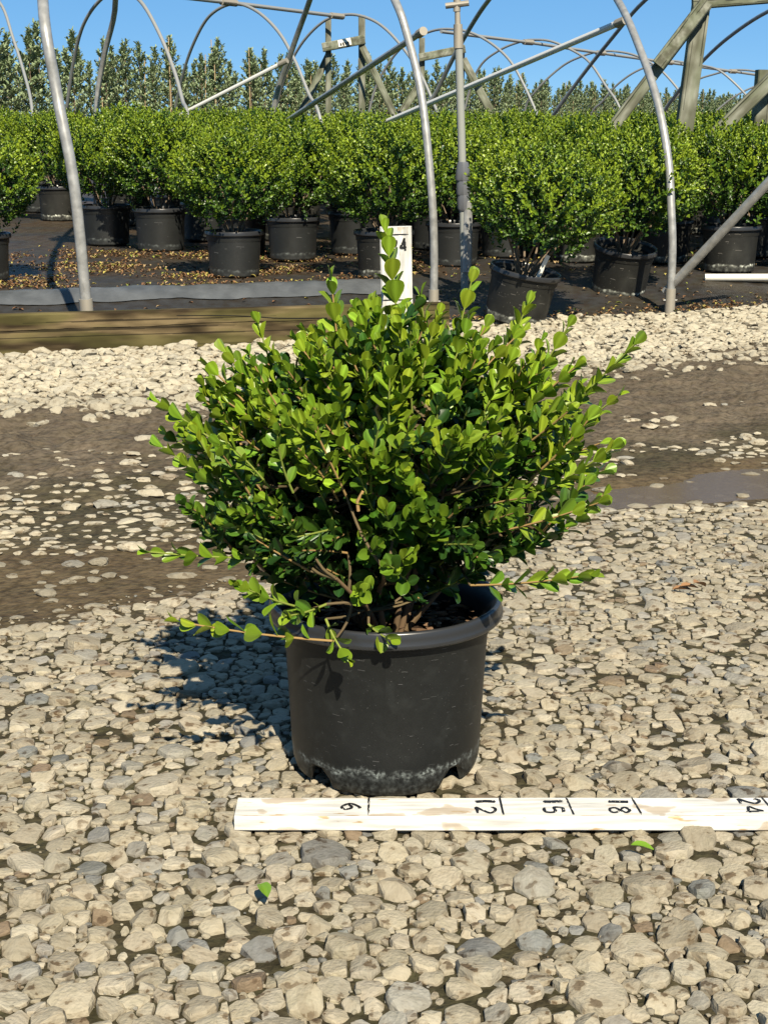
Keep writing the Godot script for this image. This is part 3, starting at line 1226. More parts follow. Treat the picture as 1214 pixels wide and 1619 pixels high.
func build_trees() -> void:
	rng.seed = 77
	var protos := []
	var form := leaf_shape(3, 2, 0.38, 0.3, 0.25, 0.45)
	for k in 5:
		var s := Shape.new()
		var tr := Shape.new()
		tr.col = Color(0.13, 0.10, 0.07)
		tube(tr, PackedVector3Array([V(0, 0, 0), V(0.01, 0.9, 0), V(0, 1.95, 0.0)]), 0.018, 0.006, 6)
		var tops := 46
		for j in tops:
			var h := lerpf(0.25, 2.02, pow(float(j) / tops, 0.85)) + rf(-0.04, 0.04)
			var reach := 0.40 * pow(clampf(1.0 - (h - 0.4) / 1.75, 0.03, 1.0), 0.75)
			var w := j * 2.4 + rf(-0.3, 0.3)
			var a := V(0, h - 0.1, 0)
			var b := V(reach * sin(w), h + rf(0.02, 0.14), reach * cos(w)) * V(1, 1, 1)
			if j > tops - 4:
				b = V(rf(-0.03, 0.03), h + 0.12, rf(-0.03, 0.03))
			tube(tr, PackedVector3Array([a, a.lerp(b, 0.5), b]), 0.005, 0.003, 4, false)
			for m in 30:
				var t := lerpf(0.15, 1.0, m / 29.0)
				var p := a.lerp(b, t)
				var ld := (rdir() * V(1, 0.45, 1) + V(0, 0.75, 0) + (b - a).normalized() * 0.4).normalized()
				var nn := (Vector3.UP + rdir() * 0.6)
				nn = (nn - ld * nn.dot(ld)).normalized()
				var len := rf(0.055, 0.095)
				var tone := Color(0.205, 0.245, 0.125).lerp(Color(0.095, 0.135, 0.055), rng.randf()) * rf(0.85, 1.2)
				s.put(form, Transform3D(Basis(ld.cross(nn) * len, ld * len, nn * len), p), tone)
		var o := Node3D.new()
		obj("crown", s.mesh(), M.tree_leaf, o, "stuff")
		obj("trunk", tr.mesh(), M.matte, o)
		if k % 2 == 0:
			var st := Shape.new()
			st.col = Color(0.36, 0.27, 0.16)
			tube(st, PackedVector3Array([V(0.03, 0, 0.06), V(0.035, 1.0, 0.08), V(0.05, rf(1.75, 2.2), 0.10)]), 0.010, 0.009, 6)
			obj("bamboo_stake", st.mesh(), M.matte, o)
		protos.append(o)
	var a := V(-7.6, 0, -21.0)
	var b := V(30.0, 0, -112.0)
	for row in 2:
		var t := 0.0
		while t < 1.0:
			var p := a.lerp(b, t) + V(1.1, 0, 0.46) * (-1.0) * (row * 1.25) + V(rf(-0.12, 0.12), -0.02, rf(-0.12, 0.12))
			var d := -p.z
			var tall := rf(0.82, 1.14)
			if absf(p.x) < 0.30 * d + 1.5:
				var pick := rng.randi() % 5
				copy(protos[pick], "young_tree", p, rf(0, TAU), tall, "slim grey-green young tree%s, %s row, %s the wooden frames" % [" tied to a bamboo stake" if pick % 2 == 0 else "", ["front", "rear"][row], "left of" if p.x / d < -0.05 else "behind" if p.x / d < 0.10 else "right of"], "tree", "young trees in the far nursery rows")
			t += (0.40 if row == 0 else 0.44) / 98.0 * (1.0 + t * 1.6)
	for o in protos:
		o.queue_free()


# ---------------------------------------------------------------- hoops, pipes and frames
func hoop(label: String, pts: Array, r: float, sleeve: bool, m: Material, group: String) -> void:
	var o := thing("greenhouse_hoop", pts[0], label, "hoop", group)
	var low: Vector3 = pts[0]
	var rel := []
	for p in pts:
		rel.append(p - low)
	var path := curve(rel, 6)
	var s := Shape.new()
	tube(s, path, r, r, 14)
	obj("pipe", s.mesh(), m, o)
	if sleeve:
		var q := Shape.new()
		var up: Vector3 = (rel[1] - rel[0]).normalized()
		tube(q, PackedVector3Array([rel[0] - up * 0.12, rel[0], rel[0] + up * 0.115, rel[0] + up * 0.118]), r + 0.005, r + 0.005, 14)
		obj("ground_sleeve", q.mesh(), M.dull_metal, o)
		var bolt := Shape.new()
		straight(bolt, rel[0] + up * 0.07 + V(-r - 0.012, 0, 0.004), rel[0] + up * 0.07 + V(r + 0.012, 0, 0.004), 0.004, 6)
		obj("bolt", bolt.mesh(), M.galv, o)


func pole(called: String, a: Vector3, b: Vector3, r: float, m: Material, label: String, category: String, group := "") -> Node3D:
	var o := thing(called, a, label, category, group)
	var s := Shape.new()
	straight(s, V(0, 0, 0), b - a, r)
	obj("pipe", s.mesh(), m, o)
	var c := Shape.new()
	var u := (b - a).normalized()
	straight(c, b - a - u * 0.05, b - a + u * 0.012, r + 0.005)
	obj("clamp", c.mesh(), M.dull_metal, o)
	return o


func build_hoops() -> void:
	var near := "hoops of the near tunnel frame"
	hoop("thick galvanised hoop leg rising just behind the left end of the timber", [V(-1.07, 0.06, -5.36), V(-1.09, 0.566, -5.34), V(-1.14, 0.886, -5.37), V(-1.2, 1.21, -5.5), V(-1.4, 1.641, -6.6), V(-1.58, 1.968, -8), V(-1.75, 1.976, -9.8), V(-1.82, 1.59, -10.6), V(-1.97, 1.232, -10.9), V(-2.06, 0.867, -11), V(-2.1, 0.09, -11)], 0.0195, true, M.galv, near)
	hoop("galvanised hoop with its near leg just right of the white measuring stick", [V(0.206, 0.0, -6.2), V(0.207, 0.269, -6.2), V(0.194, 0.525, -6.2), V(0.152, 0.901, -6.27), V(0.091, 1.154, -6.4), V(0.045, 1.284, -6.5), V(-0.076, 1.561, -7), V(-0.209, 1.736, -7.8), V(-0.325, 1.724, -8.8), V(-0.441, 1.493, -9.3), V(-0.577, 1.2, -9.6), V(-0.708, 0.841, -9.8), V(-0.76, 0.09, -9.8)], 0.0168, true, M.galv, near)
	hoop("galvanised hoop whose near leg stands by the leaning pot, brace at its foot", [V(1.2, 0.0, -6.24), V(1.2, 0.266, -6.24), V(1.19, 0.446, -6.26), V(1.18, 0.636, -6.32), V(1.15, 0.865, -6.45), V(1.11, 1.087, -6.7), V(1.06, 1.329, -7.1), V(1.01, 1.61, -8), V(0.955, 1.787, -9.4), V(0.847, 1.732, -10.6), V(0.717, 1.592, -11.2), V(0.559, 1.328, -11.6), V(0.406, 1.015, -11.9), V(0.302, 0.802, -12), V(0.2, 0.09, -12)], 0.0168, true, M.galv, near)
	hoop("grey hoop leg slanting up right, its top crossing the bright brace beside the right hoop", [V(2.27, 0.09, -6.9), V(2.25, 0.635, -6.9), V(2.24, 1.18, -7.4), V(2.29, 1.638, -8.6), V(2.35, 1.909, -10.2), V(2.28, 1.886, -11.6), V(2.09, 1.732, -12.5), V(1.89, 1.432, -13.1), V(1.71, 1.15, -13.5), V(1.55, 0.885, -13.8), V(1.47, 0.701, -14), V(1.3, 0.09, -14)], 0.0165, false, M.galv, near)
	hoop("grey hoop curving up to the right edge of the picture behind the big wooden post", [V(3.29, 0.09, -8), V(3.23, 0.768, -8.2), V(3.2, 1.262, -9), V(3.25, 1.615, -10.4), V(3.26, 1.716, -11.8), V(3.15, 1.665, -12.8), V(3.01, 1.499, -13.6), V(2.89, 1.291, -14.2), V(2.81, 1.092, -14.6), V(2.71, 0.874, -14.9), V(2.63, 0.67, -15), V(2.45, 0.09, -15)], 0.0165, false, M.galv, near)
	var far := "hoops of the far tunnel frame"
	var far_hoops := [
		["pale thin hoop leg at the far left edge of the picture", [V(-4.52, 0, -14.4), V(-4.52, 0.629, -14.4), V(-4.32, 1.249, -14.1), V(-3.96, 1.722, -13.8), V(-3.58, 1.935, -13.5), V(-3.25, 1.769, -13.2), V(-3.08, 1.463, -12.9), V(-2.93, 1.152, -12.6), V(-2.82, 0.91, -12.3), V(-2.75, 0.561, -12), V(-2.7, 0, -11.8)]],
		["second thin hoop from the left, its legs either side of the grey slanting leg", [V(-2.6, 0.0, -11.95), V(-2.53, 0.467, -11.9), V(-2.42, 0.848, -11.68), V(-2.3, 1.21, -11.46), V(-2.17, 1.465, -11.24), V(-2, 1.622, -11.03), V(-1.82, 1.668, -10.81), V(-1.65, 1.581, -10.59), V(-1.5, 1.365, -10.37), V(-1.38, 1.123, -10.15), V(-1.3, 0.92, -9.936), V(-1.24, 0.782, -9.718), V(-1.15, 0.0, -9.4)]],
		["thin hoop under the ridge pipe, first whole arch from the left", [V(-2.0, 0.0, -13.5), V(-1.92, 0.425, -13.4), V(-1.8, 0.855, -13.18), V(-1.69, 1.162, -12.96), V(-1.56, 1.415, -12.74), V(-1.4, 1.613, -12.53), V(-1.19, 1.689, -12.31), V(-0.991, 1.622, -12.09), V(-0.807, 1.456, -11.87), V(-0.672, 1.239, -11.65), V(-0.56, 0.993, -11.44), V(-0.459, 0.779, -11.22), V(-0.33, 0.0, -10.9)]],
		["thin hoop arching over the wooden frame with the white tag", [V(-1.2, 0.0, -14.8), V(-1.11, 0.507, -14.7), V(-1.01, 0.947, -14.5), V(-0.89, 1.255, -14.3), V(-0.73, 1.497, -14.1), V(-0.52, 1.665, -13.9), V(-0.306, 1.7, -13.7), V(-0.121, 1.65, -13.5), V(0.027, 1.545, -13.3), V(0.177, 1.371, -13.1), V(0.307, 1.17, -12.9), V(0.413, 0.928, -12.7), V(0.486, 0.702, -12.5), V(0.6, 0.0, -12.2)]],
		["thin hoop arching over the second wooden frame behind the sprinkler pipe", [V(-0.33, 0.0, -16.1), V(-0.246, 0.417, -16), V(-0.11, 1.054, -15.8), V(0.07, 1.388, -15.6), V(0.257, 1.561, -15.4), V(0.452, 1.64, -15.2), V(0.616, 1.652, -15), V(0.813, 1.612, -14.8), V(1.01, 1.499, -14.6), V(1.18, 1.326, -14.4), V(1.31, 1.073, -14.2), V(1.41, 0.819, -14), V(1.43, 0.692, -13.8), V(1.54, 0.0, -13.5)]],
		["thin hoop at the first clamp of the ridge pipe, right of the sprinkler pipe", [V(0.75, 0.0, -17.25), V(0.775, 0.178, -17.2), V(0.897, 0.938, -17), V(1.03, 1.348, -16.8), V(1.23, 1.523, -16.6), V(1.44, 1.604, -16.4), V(1.57, 1.613, -16.2), V(1.74, 1.584, -16), V(1.97, 1.464, -15.8), V(2.09, 1.346, -15.6), V(2.21, 1.139, -15.4), V(2.32, 0.942, -15.2), V(2.41, 0.61, -15), V(2.48, 0.0, -14.7)]],
		["thin hoop whose top meets the near right hoop leg in the picture", [V(1.58, 0.0, -18.45), V(1.66, 0.875, -18.2), V(1.78, 1.139, -18), V(2.03, 1.388, -17.8), V(2.23, 1.498, -17.6), V(2.44, 1.551, -17.4), V(2.66, 1.529, -17.2), V(2.83, 1.461, -17), V(3, 1.335, -16.8), V(3.17, 1.119, -16.6), V(3.27, 0.901, -16.4), V(3.37, 0.595, -16.2), V(3.43, 0.0, -15.9)]],
		["thin hoop seen between the near right hoop leg and the big wooden post", [V(2.5, 0.0, -19.6), V(2.59, 0.803, -19.4), V(2.73, 1.032, -19.2), V(2.89, 1.24, -19), V(3.11, 1.398, -18.8), V(3.41, 1.487, -18.6), V(3.61, 1.458, -18.4), V(3.76, 1.422, -18.2), V(3.92, 1.352, -18), V(4.14, 1.128, -17.8), V(4.28, 0.901, -17.6), V(4.36, 0.579, -17.4), V(4.43, 0.0, -17.2)]],
		["thin hoop just right of the big wooden post, under its lower brace", [V(3.5, 0.0, -20.8), V(3.62, 0.721, -20.58), V(3.78, 1.006, -20.36), V(4.04, 1.283, -20.14), V(4.27, 1.379, -19.93), V(4.45, 1.42, -19.71), V(4.64, 1.405, -19.49), V(4.81, 1.345, -19.27), V(4.99, 1.219, -19.05), V(5.18, 0.99, -18.84), V(5.33, 0.654, -18.62), V(5.38, 0.0, -18.4)]],
		["farthest thin hoop, at the right edge of the picture", [V(4.32, 0.0, -22), V(4.43, 0.585, -21.78), V(4.54, 0.803, -21.56), V(4.83, 1.1, -21.34), V(5.12, 1.265, -21.13), V(5.39, 1.35, -20.91), V(5.61, 1.328, -20.69), V(5.83, 1.242, -20.47), V(6.07, 1.045, -20.25), V(6.25, 0.763, -20.04), V(6.36, 0.405, -19.82), V(6.38, 0.0, -19.6)]]]
	for q in far_hoops:
		hoop(q[0], q[1], 0.0125, false, M.thin_pipe, far)
	var r1 := thing("ridge_pipe", V(-2.5, 1.69, -10.3), "straight ridge pipe along the tops of the left hoops, ending above the wooden frame", "pipe", "ridge pipes")
	var s := Shape.new()
	tube(s, PackedVector3Array([V(0, 0.02, 0), V(1.29, 0.0, -1.9), V(2.135, -0.015, -3.3)]), 0.0165, 0.0165, 10)
	obj("pipe", s.mesh(), M.thin_pipe, r1)
	for p in [V(1.29, 0.0, -1.9), V(2.09, -0.015, -3.22)]:
		var c := Shape.new()
		straight(c, p - V(0.05, 0, -0.08), p + V(0.05, 0, -0.08), 0.026, 8)
		obj("clamp", c.mesh(), M.dull_metal, r1)
	var r2 := thing("ridge_pipe", V(0.539, 1.612, -14.7), "long ridge pipe running down to the right along the tops of the far hoops", "pipe", "ridge pipes")
	s = Shape.new()
	var line := PackedVector3Array()
	for p in [V(0.539, 1.612, -14.7), V(1.48, 1.576, -15.95), V(2.39, 1.518, -17.1), V(3.37, 1.461, -18.3), V(4.4, 1.398, -19.5), V(5.58, 1.315, -20.8)]:
		line.append(p - r2.position)
	tube(s, line, 0.0165, 0.0165, 10)
	obj("pipe", s.mesh(), M.thin_pipe, r2)
	for k in range(1, 6):
		var c := Shape.new()
		straight(c, line[k] - V(0.05, 0, -0.06), line[k] + V(0.05, 0, -0.06), 0.028, 8)
		obj("clamp", c.mesh(), M.dull_metal, r2)
	pole("brace_pipe", V(-1.62, 0.70, -10.1), V(-0.606, 1.153, -9.55), 0.013, M.bright_pipe, "thin bright brace pipe slanting between the hoops on the left", "pipe", "brace pipes")
	pole("brace_pipe", V(-0.72, 0.72, -9.45), V(0.171, 1.181, -6.9), 0.0145, M.galv, "grey brace pipe slanting up to the hoop right of the measuring stick", "pipe", "brace pipes")
	pole("brace_pipe", V(-0.17, 0.715, -9.2), V(1.1, 1.242, -7.15), 0.0155, M.bright_pipe, "long bright brace pipe rising across the sky to the right hoop", "pipe", "brace pipes")
	pole("brace_pipe", V(1.185, 0.10, -6.27), V(1.75, 0.90, -5.75), 0.019, M.galv, "thick brace pipe slanting out to the right from the foot of the right hoop", "pipe", "brace pipes")
	# the sprinkler riser
	var rs := thing("sprinkler_riser", V(0.352, 0.125, -6.45), "upright grey water pipe with a sprinkler head on top, tape wrapped round its middle", "sprinkler")
	s = Shape.new()
	tube(s, PackedVector3Array([V(0, -0.09, 0), V(-0.017, 0.42, 0), V(-0.034, 0.80, 0), V(-0.043, 1.00, 0)]), 0.0172, 0.0164, 12)
	obj("pipe", s.mesh(), M.plastic_pipe, rs)
	s = Shape.new()
	tube(s, PackedVector3Array([V(-0.042, 0.965, 0), V(-0.044, 1.01, 0), V(-0.046, 1.06, 0)]), 0.021, 0.019, 10)
	obj("coupling", s.mesh(), M.dull_metal, rs)
	s = Shape.new()
	tube(s, PackedVector3Array([V(-0.046, 1.05, 0), V(-0.048, 1.09, 0), V(-0.0495, 1.125, 0)]), 0.013, 0.011, 10)
	straight(s, V(-0.098, 1.132, 0.0), V(-0.002, 1.143, 0.01), 0.012, 8)
	straight(s, V(-0.051, 1.11, 0.0), V(-0.051, 1.165, 0.0), 0.015, 8)
	obj("sprinkler_head", s.mesh(), M.dull_metal, rs)
	s = Shape.new()
	for k in 3:
		lathe(s, [[0.021, 0.0], [0.028 + 0.003 * k, 0.012], [0.030, 0.05], [0.026, 0.078], [0.021, 0.085]], 10, V(-0.012 - 0.003 * k, 0.30 + 0.06 * k, 0))
	obj("tape_wrap", s.mesh(), M.tape, rs)
	s = Shape.new()
	lathe(s, [[0.018, 0.0], [0.022, 0.004], [0.022, 0.30], [0.018, 0.304]], 12, V(0.004, 0.04, 0.004))
	obj("lower_sleeve", s.mesh(), M.galv, rs)


func wood(parent: Node3D, called: String, a: Vector3, b: Vector3, side: Vector3, w: float, h: float) -> void:
	var s := Shape.new()
	beam(s, a - parent.position, b - parent.position, side, w, h, 0.006)
	s.split(0.6)
	obj(called, s.mesh(), M.post_wood, parent)


func glyph(ch: String) -> Array:
	match ch:
		"1": return [[Vector2(0.5, 1.0), Vector2(0.5, 0.5), Vector2(0.52, 0.0)]]
		"2": return [[Vector2(0.14, 0.74), Vector2(0.3, 0.95), Vector2(0.66, 0.94), Vector2(0.82, 0.72), Vector2(0.6, 0.42), Vector2(0.14, 0.06), Vector2(0.5, 0.05), Vector2(0.9, 0.07)]]
		"4": return [[Vector2(0.62, 0.98), Vector2(0.36, 0.66), Vector2(0.08, 0.34), Vector2(0.5, 0.33), Vector2(0.94, 0.34)], [Vector2(0.64, 1.0), Vector2(0.64, 0.5), Vector2(0.66, 0.0)]]
		"5": return [[Vector2(0.82, 0.95), Vector2(0.5, 0.95), Vector2(0.26, 0.94), Vector2(0.2, 0.56), Vector2(0.5, 0.62), Vector2(0.82, 0.44), Vector2(0.76, 0.14), Vector2(0.45, 0.03), Vector2(0.14, 0.12)]]
		"6": return [[Vector2(0.80, 0.90), Vector2(0.56, 0.96), Vector2(0.30, 0.74), Vector2(0.18, 0.40), Vector2(0.28, 0.10), Vector2(0.58, 0.03), Vector2(0.82, 0.2), Vector2(0.74, 0.46), Vector2(0.46, 0.52), Vector2(0.22, 0.36)]]
	return [[Vector2(0.5, 0.53), Vector2(0.22, 0.72), Vector2(0.34, 0.94), Vector2(0.66, 0.94), Vector2(0.78, 0.72), Vector2(0.5, 0.53), Vector2(0.18, 0.3), Vector2(0.3, 0.05), Vector2(0.7, 0.05), Vector2(0.82, 0.3), Vector2(0.5, 0.53)]]


func brush(s: Shape, pts: PackedVector3Array, up: Vector3, w: float) -> void:   # a dry brush stroke: a few bristle marks side by side
	for k in 4:
		var off := (k - 1.5) / 4.0 * w
		var lo := rng.randi_range(0, 2) if k in [0, 3] else 0
		var hi := pts.size() - (rng.randi_range(1, 3) if k in [0, 3] else 1)
		var last := -1
		for j in range(lo, hi + 0):
			var t := (pts[mini(j + 1, pts.size() - 1)] - pts[maxi(j - 1, 0)]).normalized()
			var side := t.cross(up).normalized()
			var half := w * rf(0.10, 0.16)
			var c := pts[j] + side * off
			var a := s.add(c - side * half)
			s.add(c + side * half)
			if last >= 0 and rng.randf() > 0.06:
				s.quad(last, last + 1, a + 1, a)
			last = a


func numeral(parent: Node3D, ch: String, at: Vector3, right: Vector3, up: Vector3, w: float, h: float, face: Vector3) -> void:
	var s := Shape.new()
	for st in glyph(ch):
		var pts := []
		for q in st:
			pts.append(at + right * ((q.x + rf(-0.07, 0.07)) * w) + up * ((q.y + rf(-0.05, 0.05)) * h))
		brush(s, curve(pts, 12 if ch == "1" else 4), face, h * (0.25 if ch == "1" else rf(0.15, 0.20)))
	s.n.resize(s.v.size())
	s.n.fill(face)
	obj("numeral_" + {"1": "one", "2": "two", "4": "four", "5": "five", "6": "six", "8": "eight"}[ch], s.mesh(), M.ink, parent)


func tick(parent: Node3D, a: Vector3, b: Vector3, face: Vector3, w: float) -> void:
	var s := Shape.new()
	brush(s, curve([a, a.lerp(b, 0.5), b], 6), face, w)
	s.n.resize(s.v.size())
	s.n.fill(face)
	obj("tick_mark", s.mesh(), M.ink, parent)


func build_wood() -> void:
	var f := thing("wooden_frame", V(-0.505, 0.0, -14.0), "weathered wooden post frame with a small white tag on its crossbar", "frame", "wooden frames")
	wood(f, "post", V(-0.515, -0.05, -14), V(-0.5, 1.68, -14), V(1, 0, 0), 0.052, 0.052)
	wood(f, "post", V(-0.203, -0.05, -14), V(-0.199, 1.712, -14), V(1, 0, 0), 0.060, 0.060)
	wood(f, "crossbar", V(-0.554, 1.432, -13.93), V(-0.171, 1.503, -13.93), V(0, 1, 0), 0.078, 0.04)
	wood(f, "brace", V(-0.196, 1.44, -13.93), V(0.36, 0.30, -13.93), V(1, 0, 0), 0.062, 0.04)
	wood(f, "brace", V(-0.49, 1.40, -14.08), V(-1.0, 0.40, -14.08), V(1, 0, 0), 0.062, 0.04)
	var pl := Shape.new()
	beam(pl, V(-0.41 + 0.505, 1.464, 0.093), V(-0.295 + 0.505, 1.486, 0.093), V(0, 1, 0), 0.060, 0.004, 0.001)
	obj("number_tag", pl.mesh(), M.white_plastic, f)
	for k in 4:   # dark marks on the tag, too small to read
		var mk := Shape.new()
		beam(mk, V(0.113 + 0.022 * k, 1.457 + 0.004 * k, 0.0965), V(0.127 + 0.022 * k, 1.460 + 0.004 * k, 0.0965), V(0, 1, 0), 0.022 + 0.006 * (k % 2), 0.002, 0.0004)
		obj("tag_mark", mk.mesh(), M.ink, f)
	var f2 := thing("wooden_frame", V(0.395, 0.0, -16.0), "weathered wooden post frame behind the sprinkler pipe, bare crossbar", "frame", "wooden frames")
	wood(f2, "post", V(0.397, -0.05, -16), V(0.391, 1.622, -16), V(1, 0, 0), 0.060, 0.06)
	wood(f2, "post", V(0.785, -0.05, -16), V(0.796, 1.547, -16), V(1, 0, 0), 0.075, 0.06)
	wood(f2, "crossbar", V(0.36, 1.422, -15.93), V(0.835, 1.512, -15.93), V(0, 1, 0), 0.080, 0.04)
	wood(f2, "brace", V(0.811, 1.41, -15.93), V(1.44, 0.30, -15.93), V(1, 0, 0), 0.082, 0.04)
	wood(f2, "brace", V(0.41, 1.22, -16.08), V(0.0, 0.6, -16.08), V(1, 0, 0), 0.072, 0.04)
	var f3 := thing("wooden_frame", V(1.61, 0.0, -8.1), "big weathered wooden frame at the right, two long braces, white strip on its beam", "frame", "wooden frames")
	wood(f3, "post", V(1.52, 0.0, -8.1), V(1.645, 1.40, -8.1), V(1, 0, 0), 0.085, 0.085)
	wood(f3, "brace", V(1.655, 1.375, -8.02), V(0.85, 0.30, -8.02), V(1, 0, 0.0), 0.060, 0.045)
	wood(f3, "brace_block", V(1.645, 1.388, -7.965), V(1.41, 1.075, -7.965), V(1, 0, 0), 0.066, 0.04)
	wood(f3, "brace", V(2.36, 1.335, -8.1), V(1.36, 0.33, -8.1), V(1, 0, 0), 0.072, 0.045)
	wood(f3, "post", V(2.05, 0.0, -8.25), V(2.07, 1.06, -8.25), V(1, 0, 0), 0.16, 0.09)
	wood(f3, "beam", V(1.585, 1.402, -8.04), V(2.55, 1.475, -8.04), V(0, 1, 0), 0.10, 0.05)
	var ws := Shape.new()
	beam(ws, V(0.14, 1.427, 0.088), V(0.60, 1.462, 0.088), V(0, 1, 0), 0.062, 0.004, 0.001)
	obj("white_strip", ws.mesh(), M.white_plastic, f3)
	# the retaining timber
	var t := thing("retaining_timber", V(-1.35, 0.0, -5.205), "long mossy weathered timber that edges the growing bed on the left", "timber")
	var s := Shape.new()
	var tdir := V(1.35, 0, -0.395).normalized()
	beam(s, tdir * -2.2 + V(0, 0.079, 0), tdir * 1.66 + V(0, 0.048, 0), V(0, 1, 0), 0.164, 0.042, 0.006, 0.0012)
	for k in s.uv.size():
		s.uv[k].x *= 0.99
	s.split(0.5)
	obj("plank", s.mesh(), M.timber, t)
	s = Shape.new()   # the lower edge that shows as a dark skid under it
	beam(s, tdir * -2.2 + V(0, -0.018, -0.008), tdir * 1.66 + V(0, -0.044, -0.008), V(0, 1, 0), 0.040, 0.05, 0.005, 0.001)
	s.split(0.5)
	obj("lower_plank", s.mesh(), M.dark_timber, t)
	s = Shape.new()   # a long check in the grain
	var crack := curve([V(0.62, 0.118, 0.0), V(0.85, 0.108, 0.0), V(1.0, 0.094, 0.0), V(1.18, 0.088, 0.0)], 6)
	for k in crack.size():
		crack[k] = tdir * crack[k].x + V(0, crack[k].y, 0) + V(0.2806, 0, 0.9598) * 0.0215
	tube(s, crack, 0.0012, 0.0022, 4)
	obj("crack", s.mesh(), M.ink, t)


func build_rulers() -> void:
	# board on the gravel, inches from its left end
	var left := V(-0.1735, 0.0, -1.5935)
	var o := thing("measuring_board", left, "white painted measuring board lying on the gravel in front of the pot", "measuring stick")
	var s := Shape.new()
	beam(s, V(0, 0.0105, 0), V(0.93, 0.0105, 0.0), V(0, 0, -1), 0.0515, 0.0185, 0.0018, 0.0003)
	s.split(0.6)
	obj("board", s.mesh(), M.board, o)
	var y := 0.0205
	var up := V(1, 0, 0)
	var right := V(0, 0, 1)
	var face := V(0, 1, 0)
	for q in [["6", 0.1555, 0.0], ["12", 0.3110, 0.0012], ["15", 0.390, 0.004], ["18", 0.4680, 0.005], ["24", 0.6230, 0.006]]:
		tick(o, V(q[1], y, -0.0245), V(q[1] + q[2], y, 0.0235), face, 0.0024)
		var word: String = q[0]
		var tall := 0.0230
		var x: float = q[1] - tall - 0.007
		if word.length() == 1:
			numeral(o, word, V(x - 0.002, y, -0.010), right, up, 0.020, tall, face)
		else:
			numeral(o, word[0], V(x, y, -0.0215), right, up, 0.016, tall + 0.002, face)
			numeral(o, word[1], V(x, y, -0.001), right, up, 0.020, tall, face)
	# the stick that stands behind the plant
	var b := thing("measuring_stick", V(0.030, 0.0, -2.03), "white painted measuring stick standing upright behind the boxwood", "measuring stick")
	b.rotation = Vector3(0.012, 0.0, 0.022)
	s = Shape.new()
	beam(s, V(0, 0.0, 0), V(0, 0.662, 0), V(1, 0, 0), 0.0425, 0.018, 0.0022, 0.0003)
	s.split(0.6)
	obj("board", s.mesh(), M.board, b)
	var z := 0.0098
	tick(b, V(-0.018, 0.6525, z), V(0.019, 0.6525, z), V(0, 0, 1), 0.0014)
	tick(b, V(-0.019, 0.565, z), V(0.019, 0.565, z), V(0, 0, 1), 0.0016)
	numeral(b, "2", V(-0.008, 0.629, z), V(1, 0, 0), V(0, 1, 0), 0.011, 0.018, V(0, 0, 1))
	numeral(b, "4", V(0.005, 0.629, z), V(1, 0, 0), V(0, 1, 0), 0.011, 0.018, V(0, 0, 1))


